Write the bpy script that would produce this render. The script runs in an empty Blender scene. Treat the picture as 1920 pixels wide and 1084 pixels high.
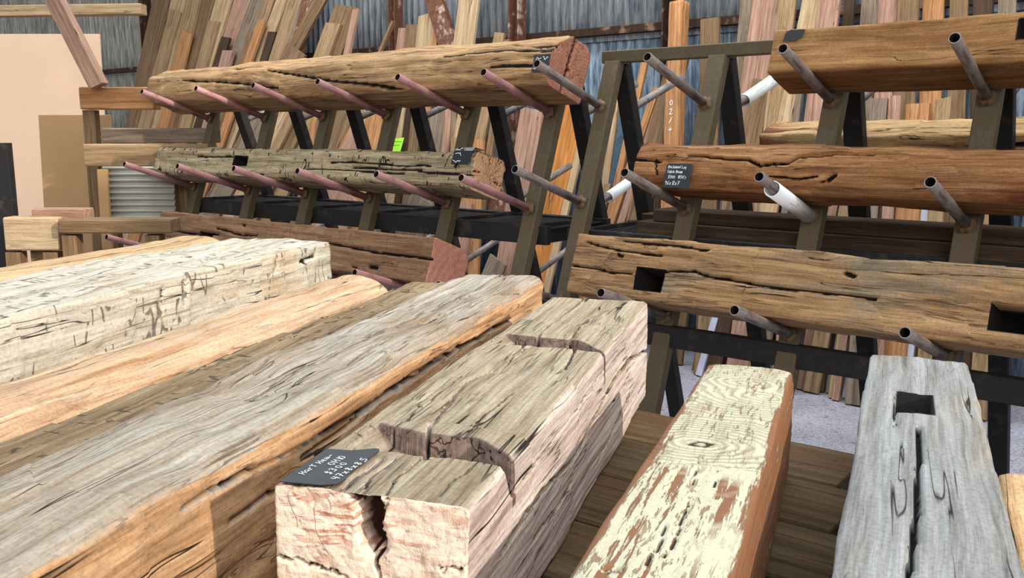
import bpy, bmesh, math, random
import numpy as np
from mathutils import Vector, Matrix

# ------------------------------------------------------------------ camera, sky, sun, exposure
H = 1.35            # eye height
F = 1707.0          # focal length in pixels of the 1920 wide frame
PITCH = 0.1684
scene = bpy.context.scene
COL = scene.collection

cam_data = bpy.data.cameras.new('camera')
cam_data.sensor_width = 36.0
cam_data.lens = 36.0 * F / 1920.0
cam_data.clip_start = 0.02
camera = bpy.data.objects.new('camera', cam_data)
camera.location = (0, 0, H)
camera.rotation_euler = (math.pi / 2 - PITCH, 0, 0)
COL.objects.link(camera)
scene.camera = camera

world = bpy.data.worlds.new('world')
scene.world = world
world.use_nodes = True
wn = world.node_tree.nodes
wl = world.node_tree.links
bg = wn['Background']
tc = wn.new('ShaderNodeTexCoord')
sep = wn.new('ShaderNodeSeparateXYZ')
wr = wn.new('ShaderNodeValToRGB')
wl.new(tc.outputs['Generated'], sep.inputs[0])
wm = wn.new('ShaderNodeMapRange')
wl.new(sep.outputs['Z'], wm.inputs[0]); wm.inputs[1].default_value = -1; wm.inputs[2].default_value = 1
wl.new(wm.outputs[0], wr.inputs[0])
wr.color_ramp.elements[0].position = 0.46
wr.color_ramp.elements[0].color = (0.10, 0.085, 0.07, 1)
wr.color_ramp.elements[1].position = 0.53
wr.color_ramp.elements[1].color = (0.80, 0.80, 0.78, 1)
e_ = wr.color_ramp.elements.new(0.85)
e_.color = (0.78, 0.90, 1.0, 1)
wl.new(wr.outputs[0], bg.inputs[0])
bg.inputs[1].default_value = 1.15

PHI = math.radians(17)                      # the timbers on the table point this way
CV = Vector((math.cos(PHI), -math.sin(PHI), 0))
UV = Vector((math.sin(PHI), math.cos(PHI), 0))
sun_data = bpy.data.lights.new('sun', 'SUN')
sun_data.energy = 3.6
sun_data.angle = math.radians(1.2)
sun_data.color = (1.0, 0.90, 0.78)
sun = bpy.data.objects.new('sun', sun_data)
sh = (CV - UV * 0.40).normalized()
ELEV = math.radians(23.5)
sdir = Vector((sh.x * math.cos(ELEV), sh.y * math.cos(ELEV), math.sin(ELEV)))
sun.rotation_euler = sdir.to_track_quat('Z', 'Y').to_euler()
sun.location = (6, -4, 6)
COL.objects.link(sun)

# daylight of the wide open bay behind and above the viewer
al = bpy.data.lights.new('open_bay_daylight', 'AREA')
al.shape = 'RECTANGLE'; al.size = 6.0; al.size_y = 3.0
al.energy = 560; al.color = (1.0, 0.95, 0.88)
ao = bpy.data.objects.new('open_bay_daylight', al)
ao.location = (0.5, -8.6, 5.2)
ao.rotation_euler = (Vector((0.5, -8.6, 5.2)) - Vector((0.2, 3.4, 1.0))).to_track_quat('Z', 'Y').to_euler()
COL.objects.link(ao)

# added fill lamp that brightens the back wall; no such source known
sl = bpy.data.lights.new('back_wall_fill', 'AREA')
sl.shape = 'RECTANGLE'; sl.size = 9.0; sl.size_y = .9
sl.energy = 340; sl.color = (0.93, 0.97, 1.0)
so = bpy.data.objects.new('back_wall_fill', sl)
_R = Vector((math.sin(0.881), -math.cos(0.881), 0)); _N = Vector((-math.cos(0.881), -math.sin(0.881), 0))
so.location = Vector((0.412, 3.635, 4.55)) - _R * .8 + _N * -.3
so.rotation_euler = Matrix((_R, _N.cross(_R) * 0 + Vector((0, 0, 1)).cross(_R), (0, 0, 1))).transposed().to_euler()
COL.objects.link(so)

scene.view_settings.view_transform = 'Standard'
scene.view_settings.look = 'None'
scene.view_settings.exposure = 0.0
scene.view_settings.gamma = 1.0
scene.view_settings.use_curve_mapping = False

# ------------------------------------------------------------------ geometry of the place
K = 2.1
TH = 0.881
R = Vector((math.sin(TH), -math.cos(TH), 0))      # along the racks, to the right
N = Vector((-math.cos(TH), -math.sin(TH), 0))     # out of the racks, to the viewer
A0 = Vector((0.196 * K, 1.731 * K, 0))            # under the first A-frame of the right rack
ZA = H + 0.137 * K
SL = 0.332
AL = math.atan(0.134 / 0.39)
BE = math.atan(SL)


def ray(x, y):
    a = (x - 960) / F; b = (542 - y) / F
    return Vector((a, math.cos(PITCH) + b * math.sin(PITCH), -math.sin(PITCH) + b * math.cos(PITCH)))


def on_z(x, y, z):
    d = ray(x, y); t = (z - H) / d.z
    return Vector((0, 0, H)) + d * t


def on_plane(x, y, p, n):
    d = ray(x, y); o = Vector((0, 0, H))
    t = (p - o).dot(n) / d.dot(n)
    return o + d * t


def on_wall(x, y, off):
    return on_plane(x, y, A0 + N * off, N)


def W(t, o, z):
    q = A0 + R * t + N * o
    return Vector((q.x, q.y, z))


def tab(c, u, z):
    q = CV * c + UV * u
    return Vector((q.x, q.y, z))


# ------------------------------------------------------------------ bookkeeping
def put(o, label=None, cat=None, group=None, kind=None, parent=None):
    if o.name not in COL.objects:
        COL.objects.link(o)
    if parent is not None:
        o.parent = parent
    if label: o['label'] = label
    if cat: o['category'] = cat
    if group: o['group'] = group
    if kind: o['kind'] = kind
    return o


def empty(name, loc, label, cat, group=None):
    o = bpy.data.objects.new(name, None)
    o.empty_display_size = 0.05
    o.location = loc
    return put(o, label, cat, group)


def mesh_obj(name, verts, faces, mats, mat_idx=None, smooth=False, M=None, **kw):
    me = bpy.data.meshes.new(name)
    me.from_pydata([tuple(v) for v in verts], [], [tuple(f) for f in faces])
    for m in (mats if isinstance(mats, (list, tuple)) else [mats]):
        me.materials.append(m)
    if mat_idx is not None:
        me.polygons.foreach_set('material_index', np.asarray(mat_idx, dtype=np.int32))
    if smooth:
        me.polygons.foreach_set('use_smooth', np.ones(len(me.polygons), dtype=bool))
    me.update()
    o = bpy.data.objects.new(name, me)
    if M is not None:
        o.matrix_world = M
    return put(o, **kw)


def frame(origin, x, z):
    x = Vector(x).normalized(); z = Vector(z)
    z = (z - x * z.dot(x)).normalized()
    y = z.cross(x)
    m = Matrix((x, y, z)).transposed().to_4x4()
    m.translation = origin
    return m


# ------------------------------------------------------------------ noise
def _h(i, j, k, s):
    with np.errstate(over='ignore'):
        n = (i.astype(np.uint32) * np.uint32(374761393) + j.astype(np.uint32) * np.uint32(668265263)
             + k.astype(np.uint32) * np.uint32(2147483647) + np.uint32((s * 974634777) & 0xffffffff))
        n = (n ^ (n >> np.uint32(13))) * np.uint32(1274126177)
        n = n ^ (n >> np.uint32(16))
    return (n & np.uint32(0xffffff)).astype(np.float64) / 0xffffff


def vnoise(x, y, z, seed=0):
    x = np.asarray(x, float) + 1000; y = np.asarray(y, float) + 1000; z = np.asarray(z, float) + 1000
    x, y, z = np.broadcast_arrays(x, y, z)
    i = np.floor(x).astype(np.int64); j = np.floor(y).astype(np.int64); k = np.floor(z).astype(np.int64)
    fx = x - i; fy = y - j; fz = z - k
    fx = fx * fx * (3 - 2 * fx); fy = fy * fy * (3 - 2 * fy); fz = fz * fz * (3 - 2 * fz)
    r = 0
    for a in (0, 1):
        for b in (0, 1):
            for c in (0, 1):
                w = (fx if a else 1 - fx) * (fy if b else 1 - fy) * (fz if c else 1 - fz)
                r = r + w * _h(i + a, j + b, k + c, seed)
    return r * 2 - 1


# ------------------------------------------------------------------ materials
def lin(c):
    r = []
    for v in c[:3]:
        v = v / 255.0
        r.append(v / 12.92 if v <= 0.04045 else ((v + 0.055) / 1.055) ** 2.4)
    return (r[0], r[1], r[2], 1.0)


class NT:
    def __init__(s, name, rough=0.8, spec=0.25, metal=0.0):
        s.m = bpy.data.materials.new(name); s.m.use_nodes = True
        s.n = s.m.node_tree.nodes; s.l = s.m.node_tree.links
        s.b = s.n['Principled BSDF']
        s.b.inputs['Roughness'].default_value = rough
        s.b.inputs['Specular IOR Level'].default_value = spec
        s.b.inputs['Metallic'].default_value = metal
        s.tc = s.n.new('ShaderNodeTexCoord')

    def mapping(s, scale, loc=(0, 0, 0), src=None):
        m = s.n.new('ShaderNodeMapping')
        m.inputs['Scale'].default_value = scale; m.inputs['Location'].default_value = loc
        s.l.new(src or s.tc.outputs['Object'], m.inputs['Vector'])
        return m.outputs[0]

    def noise(s, vec, scale=1.0, detail=4, rough=0.6, dist=0.0):
        t = s.n.new('ShaderNodeTexNoise')
        t.inputs['Scale'].default_value = scale; t.inputs['Detail'].default_value = detail
        t.inputs['Roughness'].default_value = rough; t.inputs['Distortion'].default_value = dist
        s.l.new(vec, t.inputs['Vector'])
        return t.outputs['Fac']

    def ramp(s, fac, stops):
        r = s.n.new('ShaderNodeValToRGB')
        e = r.color_ramp.elements
        while len(e) < len(stops): e.new(0.5)
        for q, (p, c) in zip(e, stops):
            q.position = p
            q.color = c if not isinstance(c, (int, float)) else (c, c, c, 1)
        s.l.new(fac, r.inputs[0])
        return r.outputs[0]

    def mix(s, fac, a, b, mode='MIX'):
        m = s.n.new('ShaderNodeMix'); m.data_type = 'RGBA'; m.blend_type = mode
        m.clamp_factor = True
        if isinstance(fac, (int, float)): m.inputs[0].default_value = fac
        else: s.l.new(fac, m.inputs[0])
        for v, k in ((a, 6), (b, 7)):
            if isinstance(v, tuple): m.inputs[k].default_value = v
            else: s.l.new(v, m.inputs[k])
        return m.outputs[2]

    def math(s, op, a, b=0.0, c=None):
        m = s.n.new('ShaderNodeMath'); m.operation = op
        for v, k in ((a, 0), (b, 1), (c, 2)):
            if v is None: continue
            if isinstance(v, (int, float)): m.inputs[k].default_value = v
            else: s.l.new(v, m.inputs[k])
        return m.outputs[0]

    def attr(s, name):
        a = s.n.new('ShaderNodeAttribute'); a.attribute_name = name
        return a.outputs['Fac']

    def bump(s, height, strength, dist, prev=None):
        b = s.n.new('ShaderNodeBump')
        b.inputs['Strength'].default_value = strength; b.inputs['Distance'].default_value = dist
        s.l.new(height, b.inputs['Height'])
        if prev is not None: s.l.new(prev, b.inputs['Normal'])
        return b.outputs[0]

    def done(s, color, normal=None, rough=None):
        if isinstance(color, tuple): s.b.inputs['Base Color'].default_value = color
        else: s.l.new(color, s.b.inputs['Base Color'])
        if normal is not None: s.l.new(normal, s.b.inputs['Normal'])
        if rough is not None: s.l.new(rough, s.b.inputs['Roughness'])
        return s.m


def wood(name, light, mid, dark, patch=None, patch_at=0.55, seed=0, grain=1.0, cracks=0.5, chop=0.0,
         bump=1.0, knots=0.5, crack_col=(40, 28, 20), use_attr=True, speck=0.35, side=None, side_at=.55, notch_dark=None):
    """weathered timber: grain along local X"""
    t = NT(name, rough=0.82, spec=0.2)
    off = (seed * 3.17 + 1.3, seed * 1.71 + 5.2, seed * 2.33 + 8.1)
    base = t.mapping((1, 1, 1), off)
    # slow wobble of the grain
    wob = t.n.new('ShaderNodeTexNoise'); wob.inputs['Scale'].default_value = 3.0; wob.inputs['Detail'].default_value = 2
    t.l.new(base, wob.inputs['Vector'])
    vm = t.n.new('ShaderNodeVectorMath'); vm.operation = 'SCALE'; vm.inputs['Scale'].default_value = 0.022
    vs = t.n.new('ShaderNodeVectorMath'); vs.operation = 'SUBTRACT'; vs.inputs[1].default_value = (0.5, 0.5, 0.5)
    t.l.new(wob.outputs['Color'], vs.inputs[0]); t.l.new(vs.outputs[0], vm.inputs[0])
    va = t.n.new('ShaderNodeVectorMath'); va.operation = 'ADD'
    t.l.new(base, va.inputs[0]); t.l.new(vm.outputs[0], va.inputs[1])
    wvec = va.outputs[0]
    # knots pull the grain around them
    kv = t.n.new('ShaderNodeTexVoronoi'); kv.inputs['Scale'].default_value = 1.0
    t.l.new(t.mapping((2.2, 6.5, 6.5), (seed * .7, .3, .9), wvec), kv.inputs['Vector'])
    kd = kv.outputs['Distance']
    knot = t.ramp(kd, [(0.05, 1.0), (0.16, 0.35), (0.30, 0.0)])
    vk = t.n.new('ShaderNodeVectorMath'); vk.operation = 'SCALE'
    vk.inputs[0].default_value = (0, 0.05 * knots, 0.05 * knots)
    t.l.new(knot, vk.inputs['Scale'])
    vb = t.n.new('ShaderNodeVectorMath'); vb.operation = 'ADD'
    t.l.new(wvec, vb.inputs[0]); t.l.new(vk.outputs[0], vb.inputs[1])
    gv = vb.outputs[0]
    g1 = t.noise(t.mapping((1.7, 60 * grain, 60 * grain), (0, 0, 0), gv), 1, 6, 0.68, 0.1)
    g2 = t.noise(t.mapping((6.0, 230 * grain, 210 * grain), (0, 0, 0), gv), 1, 3, 0.6)
    big = t.noise(t.mapping((2.2, 7, 7), (2, 3, 1), wvec), 1, 4, 0.6)
    fine = t.noise(base, 160, 3, 0.7)
    col = t.ramp(g1, [(0.30, lin(dark)), (0.46, lin(mid)), (0.66, lin(light))])
    if patch:
        pm = t.ramp(big, [(patch_at - 0.06, 0.0), (patch_at + 0.08, 1.0)])
        pc = t.ramp(g1, [(0.30, lin([v * .72 for v in patch])), (0.60, lin(patch))])
        col = t.mix(pm, col, pc)
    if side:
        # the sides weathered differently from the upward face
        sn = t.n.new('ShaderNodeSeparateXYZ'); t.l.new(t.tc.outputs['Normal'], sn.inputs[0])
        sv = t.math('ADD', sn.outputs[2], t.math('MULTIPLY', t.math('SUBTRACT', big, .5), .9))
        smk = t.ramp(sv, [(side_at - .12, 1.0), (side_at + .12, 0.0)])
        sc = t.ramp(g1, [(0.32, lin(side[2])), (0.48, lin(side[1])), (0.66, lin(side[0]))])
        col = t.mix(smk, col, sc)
    tone = t.ramp(big, [(0.3, 0.72), (0.7, 1.12)])
    col = t.mix(0.75, col, tone, 'MULTIPLY')
    col = t.mix(0.6, col, t.ramp(g2, [(0.35, 0.62), (0.6, 1.08)]), 'MULTIPLY')
    col = t.mix(speck, col, t.ramp(fine, [(0.38, 0.45), (0.55, 1.05)]), 'MULTIPLY')
    # drying checks
    c1 = t.noise(t.mapping((0.75, 21, 21), (4, 1, 7), gv), 1, 3, 0.5, 0.0)
    c2 = t.noise(t.mapping((2.8, 70, 70), (1, 6, 2), gv), 1, 2, 0.5, 0.0)
    thin = 0.004 + 0.008 * cracks
    ab1 = t.math('ABSOLUTE', t.math('SUBTRACT', c1, 0.5))
    ab2 = t.math('ABSOLUTE', t.math('SUBTRACT', c2, 0.5))
    gate = t.noise(t.mapping((3.5, 9, 9), (9, 2, 4), base), 1, 2, 0.5)
    m1 = t.math('MULTIPLY', t.ramp(ab1, [(thin * .35, 1.0), (thin, 0.0)]), t.ramp(gate, [(0.50, 0.0), (0.58, 1.0)]))
    m2 = t.math('MULTIPLY', t.ramp(ab2, [(thin * 1.0, 0.8), (thin * 2.2, 0.0)]), t.ramp(gate, [(0.40, 1.0), (0.50, 0.0)]))
    crack = t.math('MAXIMUM', m1, t.math('MULTIPLY', m2, cracks))
    if chop:
        # axe nicks: short cuts across the grain
        cn = t.noise(t.mapping((26, 7, 7), (3, 3, 3), wvec), 1, 1, 0.4, 0.0)
        gate2 = t.noise(t.mapping((14, 22, 22), (6, 2, 8), base), 1, 2, 0.5)
        m3 = t.math('MULTIPLY', t.ramp(t.math('ABSOLUTE', t.math('SUBTRACT', cn, 0.5)), [(0.012, 1.0), (0.035, 0.0)]),
                    t.ramp(gate2, [(0.54, 0.0), (0.58, 1.0)]))
        crack = t.math('MAXIMUM', crack, t.math('MULTIPLY', m3, chop))
    kdark = t.ramp(kd, [(0.03, 1.0), (0.10, 0.0)])
    crack_shade_all = t.math('MAXIMUM', crack, t.math('MULTIPLY', kdark, 0.75 * knots))
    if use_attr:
        crack_shade_all = t.math('MAXIMUM', crack_shade_all, t.ramp(t.attr('crack'), [(0.25, 0.0), (0.8, 1.0)]))  # the attribute also carries the painted shade of mortise holes
    if notch_dark:
        pg = t.ramp(g1, [(.35, lin([v * .6 for v in notch_dark])), (.6, lin(notch_dark))])
        col = t.mix(t.attr('notch_dark'), col, pg)
    col = t.mix(crack_shade_all, col, lin([v * .5 for v in crack_col]))
    hgt = t.math('ADD', t.math('MULTIPLY', g1, 0.6), t.math('MULTIPLY', g2, 0.35))
    hgt = t.math('ADD', hgt, t.math('MULTIPLY', fine, 0.25))
    hgt = t.math('SUBTRACT', hgt, t.math('MULTIPLY', crack, 1.4))
    nrm = t.bump(hgt, min(1.0, 0.75 * bump), 0.004 * bump)
    return t.done(col, nrm)


def end_grain(name, c1, c2, crack=(60, 35, 25), rings=55, seed=0, radial=1.0, streak=None, centre=(0, 0)):
    """sawn end: rings around the local X axis"""
    t = NT(name, rough=0.85, spec=0.15)
    base = t.mapping((1, 1, 1), (0, -centre[0], -centre[1]))
    off = t.mapping((1, 1, 1), (seed * 2.3, seed * 1.1, seed * 3.7))
    nz = t.noise(off, 9, 3, 0.6)
    fine = t.noise(off, 120, 4, 0.75)
    sp = t.n.new('ShaderNodeSeparateXYZ'); t.l.new(base, sp.inputs[0])
    r = t.math('SQRT', t.math('ADD', t.math('MULTIPLY', sp.outputs[1], sp.outputs[1]), t.math('MULTIPLY', sp.outputs[2], sp.outputs[2])))
    rr = t.math('ADD', t.math('MULTIPLY', r, rings * 6.28), t.math('MULTIPLY', nz, 3.0))
    ring = t.math('ADD', t.math('MULTIPLY', t.math('SINE', rr), 0.5), 0.5)
    col = t.mix(t.math('MULTIPLY', ring, 0.45), lin(c1), lin(c2))
    patch = t.noise(t.mapping((30, 26, 9), (0, seed, 0), off), 1, 5, 0.7, 0.8)
    if streak:
        # saw scars run slantwise over the face
        m = t.n.new('ShaderNodeMapping'); m.inputs['Rotation'].default_value = (math.radians(-52), 0, 0)
        m.inputs['Scale'].default_value = (20, 22, 120)
        t.l.new(t.tc.outputs['Object'], m.inputs['Vector'])
        st = t.noise(m.outputs[0], 1, 5, 0.65, 0.6)
        col = t.mix(t.math('MULTIPLY', t.ramp(st, [(0.50, 0.0), (0.56, 1.0)]), t.ramp(nz, [(0.40, 0.15), (0.55, 1.0)])), col, lin(streak))
    col = t.mix(t.ramp(patch, [(0.45, 0.0), (0.65, 0.55)]), col, lin(c2))
    ang = t.math('ARCTAN2', sp.outputs[1], sp.outputs[2])
    cv = t.n.new('ShaderNodeCombineXYZ')
    t.l.new(t.math('MULTIPLY', ang, 1.9), cv.inputs[0]); t.l.new(t.math('MULTIPLY', r, 4), cv.inputs[1]); cv.inputs[2].default_value = seed
    rc = t.noise(cv.outputs[0], 2.2, 2, 0.5)
    cm = t.math('MULTIPLY', t.ramp(t.math('ABSOLUTE', t.math('SUBTRACT', rc, 0.5)), [(0.004, 1.0), (0.016, 0.0)]), t.ramp(nz, [(0.48, 0.0), (0.52, radial)]))
    cm2 = t.math('MAXIMUM', cm, t.ramp(t.attr('crack'), [(0.3, 0.0), (0.8, 1.0)]))
    col = t.mix(0.45, col, t.ramp(fine, [(0.34, 0.45), (0.52, 1.06)]), 'MULTIPLY')
    col = t.mix(cm2, col, lin(crack))
    hg = t.math('SUBTRACT', t.math('ADD', t.math('MULTIPLY', fine, 0.7), t.math('MULTIPLY', patch, 0.8)), t.math('MULTIPLY', cm, 1.5))
    return t.done(col, t.bump(hg, 0.8, 0.004))


def pipe_mat(name, c, c2, rust):
    t = NT(name, .5, .4, .1)
    n = t.noise(t.mapping((14, 60, 60)), 1, 5, .7); n2 = t.noise(t.mapping((9, 9, 9), (5, 5, 5)), 1, 4, .65)
    f = t.noise(t.mapping((1, 1, 1)), 260, 3, .7)
    col = t.ramp(n, [(.36, lin(c2)), (.56, lin(c))])
    col = t.mix(t.ramp(n2, [(.54, 0.0), (.66, .8)]), col, lin(rust))
    col = t.mix(.5, col, t.ramp(f, [(.35, .6), (.55, 1.06)]), 'MULTIPLY')
    return t.done(col, t.bump(f, .3, .001))


def plain(name, c, rough=0.6, spec=0.3, metal=0.0, vary=0.25, scale=30, c2=None, at=0.55, bump=0.3, stretch=(1, 1, 1), dist=0.002):
    t = NT(name, rough, spec, metal)
    v = t.mapping(stretch)
    n = t.noise(v, scale, 5, 0.65)
    n2 = t.noise(t.mapping(tuple(s * 1.0 for s in stretch), (5, 5, 5)), scale * 0.25, 4, 0.6)
    col = t.mix(1.0, lin(c), t.ramp(n, [(0.3, 1 - vary), (0.7, 1 + vary * 0.3)]), 'MULTIPLY')
    if c2:
        col = t.mix(t.ramp(n2, [(at - 0.04, 0.0), (at + 0.06, 1.0)]), col, lin(c2))
    return t.done(col, t.bump(n, bump, dist))


# ------------------------------------------------------------------ timber builder
def ring_points(poly, rad, n):
    """poly CCW seen from +X in (y,z); returns n points and outward normals"""
    pts = []
    m = len(poly)
    rads = rad if isinstance(rad, (list, tuple)) else [rad] * m
    for i in range(m):
        p0 = np.array(poly[i - 1], float); p1 = np.array(poly[i], float); p2 = np.array(poly[(i + 1) % m], float)
        r = rads[i]
        a = p0 - p1; b = p2 - p1
        la = np.linalg.norm(a); lb = np.linalg.norm(b)
        r = min(r, la * 0.49, lb * 0.49)
        s = p1 + a / la * r; e = p1 + b / lb * r
        for k in range(9):
            q = k / 8
            pts.append((1 - q) ** 2 * s + 2 * q * (1 - q) * p1 + q * q * e)
    pts = np.array(pts)
    nxt = np.roll(pts, -1, 0)
    seg = np.linalg.norm(nxt - pts, axis=1)
    cum = np.concatenate([[0], np.cumsum(seg)])
    tt = np.linspace(0, cum[-1], n, endpoint=False)
    closed = np.vstack([pts, pts[:1]])
    P = np.stack([np.interp(tt, cum, closed[:, 0]), np.interp(tt, cum, closed[:, 1])], 1)
    tg = np.roll(P, -1, 0) - np.roll(P, 1, 0)
    tg /= np.linalg.norm(tg, axis=1)[:, None] + 1e-12
    return P, np.stack([tg[:, 1], -tg[:, 0]], 1)


def seg_dist(px, py, pts):
    d = np.full(np.broadcast(px, py).shape, 1e9)
    for (x0, y0), (x1, y1) in zip(pts[:-1], pts[1:]):
        dx, dy = x1 - x0, y1 - y0
        L2 = dx * dx + dy * dy + 1e-12
        t = np.clip(((px - x0) * dx + (py - y0) * dy) / L2, 0, 1)
        d = np.minimum(d, np.hypot(px - x0 - t * dx, py - y0 - t * dy))
    return d


def beam(name, M, L, poly, mats, rad=0.012, du=0.012, ds=0.010, seed=1, wavy=0.004, hewn=0.002, bend=(0.004, 0.004),
         cracks=(), rand_cracks=0, carve=None, end_cracks=(), cavities=(), end_rough=0.0015, extra_u=(), taper=None, chop=0.0, M_end=14,
         edge_wear=0.0, pockets=(), ec_end=0, **kw):
    """one solid timber: local X runs along it; mats = (long faces, end at 0, end at L)"""
    per = sum(math.dist(poly[i], poly[i - 1]) for i in range(len(poly)))
    ns = max(24, int(per / ds)); nu = max(8, int(L / du) + 1)
    us = np.linspace(0, L, nu)
    pe = [q + e for p_ in pockets for q in (p_[1], p_[2]) for e in (-0.0008, 0.0008)]
    if pe: us = np.unique(np.clip(np.concatenate([us, pe]), 0, L))
    if len(extra_u): us = np.unique(np.concatenate([us, np.array(extra_u)]))
    nu = len(us)
    P, Nn = ring_points(poly, rad, ns)
    X = np.repeat(us[:, None], ns, 1)
    Y = np.repeat(P[None, :, 0], nu, 0).copy(); Z = np.repeat(P[None, :, 1], nu, 0).copy()
    NY = np.repeat(Nn[None, :, 0], nu, 0); NZ = np.repeat(Nn[None, :, 1], nu, 0)
    ay = Y.copy(); az = Z.copy()
    cy, cz = P[:, 0].mean(), P[:, 1].mean()
    if taper is not None:
        f = 1 + (taper - 1) * X / L
        Y = cy + (Y - cy) * f; Z = cz + (Z - cz) * f
    disp = wavy * (vnoise(X * 5, ay * 9, az * 9, seed) + 0.5 * vnoise(X * 14, ay * 25, az * 25, seed + 3))
    # hewn facets: flat stretches that change level at intervals
    if hewn:
        cell = X * 9 + 0.8 * vnoise(X * 2, ay * 6, az * 6, seed + 9)
        fl = np.floor(cell + 2 * np.round(NY) + 5 * np.round(NZ))
        disp += hewn * (_h(fl.astype(np.int64) + 50, np.round(NY * 1).astype(np.int64) + 3, np.round(NZ * 1).astype(np.int64) + 3, seed) * 2 - 1) * 1.0
        disp += hewn * 0.9 * (cell - np.floor(cell) - .5)
    if edge_wear:
        d2 = np.minimum.reduce([np.hypot(ay - q[0], az - q[1]) for q in poly])
        disp -= edge_wear * np.exp(-(d2 / 0.02) ** 2) * (0.5 + 0.5 * vnoise(X * 12, ay * 4, az * 4, seed + 21)).clip(0)
    # fibrous ridges
    disp += 0.0009 * vnoise(X * 10, ay * 150, az * 150, seed + 5)
    crk_and_shade = np.zeros_like(X); ndark = np.zeros_like(X)
    jx = 0.0022 * vnoise(X * 25, ay * 10, az * 10, seed + 11) + 0.0012 * vnoise(X * 90, ay * 10, az * 10, seed + 12)
    rnd = random.Random(seed * 7 + 1)
    allc = list(cracks)
    fmask = {'top': (NZ > 0.55, ay), 'bottom': (NZ < -0.55, ay), 'right': (NY < -0.55, az), 'left': (NY > 0.55, az)}
    ylo, yhi = P[:, 0].min(), P[:, 0].max(); zlo, zhi = P[:, 1].min(), P[:, 1].max()
    for i in range(rand_cracks):
        face = rnd.choice(['top', 'right', 'right', 'left', 'top'])
        lo, hi = (ylo, yhi) if face in ('top', 'bottom') else (zlo, zhi)
        x0 = rnd.uniform(-0.1, L); ln = rnd.uniform(0.15, 0.7); y0 = rnd.uniform(lo + .02, hi - .02)
        pts = [(x0, y0)]
        for k in range(4):
            pts.append((pts[-1][0] + ln / 4, pts[-1][1] + rnd.uniform(-.006, .006)))
        allc.append((face, pts, rnd.uniform(0.003, 0.006), rnd.uniform(0.006, 0.016)))
    for face, pts, w, d in allc:
        w = max(w * .78, ds * .95) if ds > .0045 else w * .78
        mk, co = fmask[face]
        dd = seg_dist(X, co + jx, pts)
        xs = [p[0] for p in pts]
        q = (np.clip(1 - dd / w, 0, 1)) * mk
        disp -= d * np.minimum(1, q * 1.6)
        crk_and_shade = np.maximum(crk_and_shade, np.clip(q * 2.2, 0, 1))
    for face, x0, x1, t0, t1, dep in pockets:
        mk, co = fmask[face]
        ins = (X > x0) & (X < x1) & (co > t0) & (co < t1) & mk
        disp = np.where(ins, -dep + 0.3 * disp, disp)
        hole_shade = (X > x0 - .0012) & (X < x1 + .0012) & (co > t0 - ds * .8) & (co < t1 + ds * .8) & mk
        crk_and_shade = np.where(hole_shade, 1.0, crk_and_shade)  # shade inside mortise holes painted dark, rims included
    Y += NY * disp; Z += NZ * disp
    by = bend[0] * vnoise(X * 1.3, 0.5, 0.5, seed + 31); bz = bend[1] * vnoise(X * 1.3, 7.5, 0.5, seed + 32)
    by = by - by[0, 0] * (1 - X / L) * 0; Y += by; Z += bz
    Z = np.maximum(Z, min(q_[1] for q_ in poly))
    if carve is not None:
        Z2, cm = carve(X, Y, Z)
        Z = Z2; ndark = cm
    verts = [np.stack([X, Y, Z], 2).reshape(-1, 3)]
    attr = [crk_and_shade.reshape(-1)]
    idx = np.arange(nu * ns).reshape(nu, ns)
    a = idx[:-1, :]; b = idx[1:, :]; c = np.roll(b, -1, 1); d = np.roll(a, -1, 1)
    faces = [np.stack([a, b, c, d], 2).reshape(-1, 4)[:, ::-1]]
    midx = [np.zeros(len(faces[0]), int)]
    base = nu * ns
    for which in (0, 1):
        row = 0 if which == 0 else nu - 1
        ry, rz = Y[row], Z[row]; x0 = us[row]
        cyy, czz = ry.mean(), rz.mean()
        rings = [idx[row]]
        vv = []; at = []
        for j in range(1, M_end):
            q = 1 - j / M_end
            yy = cyy + (ry - cyy) * q; zz = czz + (rz - czz) * q
            sgn = -1 if which == 0 else 1
            dx = end_rough * (vnoise(yy * 60, zz * 60, seed, seed + 40) + 0.6 * vnoise(yy * 220, zz * 220, 0.3, seed + 41)) * sgn
            ca = np.zeros_like(yy)
            if which == ec_end:
                jj = 0.003 * vnoise(yy * 150, zz * 150, 0, seed + 44) + 0.002 * vnoise(yy * 400, zz * 400, 0, seed + 45)
                for pts, w, dep in end_cracks:
                    qd = np.clip(1 - seg_dist(yy + jj, zz + jj, pts) / w, 0, 1)
                    dx = dx - sgn * dep * np.minimum(1, qd * 1.5); ca = np.maximum(ca, np.clip(qd * 1.8, 0, 1))
            vv.append(np.stack([x0 + dx, yy, zz], 1)); at.append(ca)
            rings.append(np.arange(base, base + ns)); base += ns
        vv.append(np.array([[x0, cyy, czz]])); at.append(at[-1][:1] if at else np.zeros(1)); cen = base; base += 1
        verts += vv; attr += at
        for j in range(M_end - 1):
            a = rings[j]; b = rings[j + 1]; c = np.roll(b, -1); d = np.roll(a, -1)
            fc = np.stack([a, b, c, d], 1)
            if which == 1: fc = fc[:, ::-1]
            faces.append(fc[:, ::-1] if False else fc); midx.append(np.full(len(fc), 1 + which))
        a = rings[-1]; d = np.roll(a, -1)
        tri = np.stack([a, np.full(ns, cen), d, d], 1)
        if which == 1: tri = np.stack([d, np.full(ns, cen), a, a], 1)
        faces.append(tri); midx.append(np.full(ns, 1 + which))
    V = np.concatenate(verts); AT = np.concatenate(attr); MI = np.concatenate(midx)
    FQ = np.concatenate(faces)
    fl = []
    for f in FQ.tolist():
        fl.append(f if f[2] != f[3] else f[:3])
    o = mesh_obj(name, V.tolist(), fl, list(mats), MI, True, M, **kw)
    bm = bmesh.new(); bm.from_mesh(o.data)
    bmesh.ops.recalc_face_normals(bm, faces=bm.faces)
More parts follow.
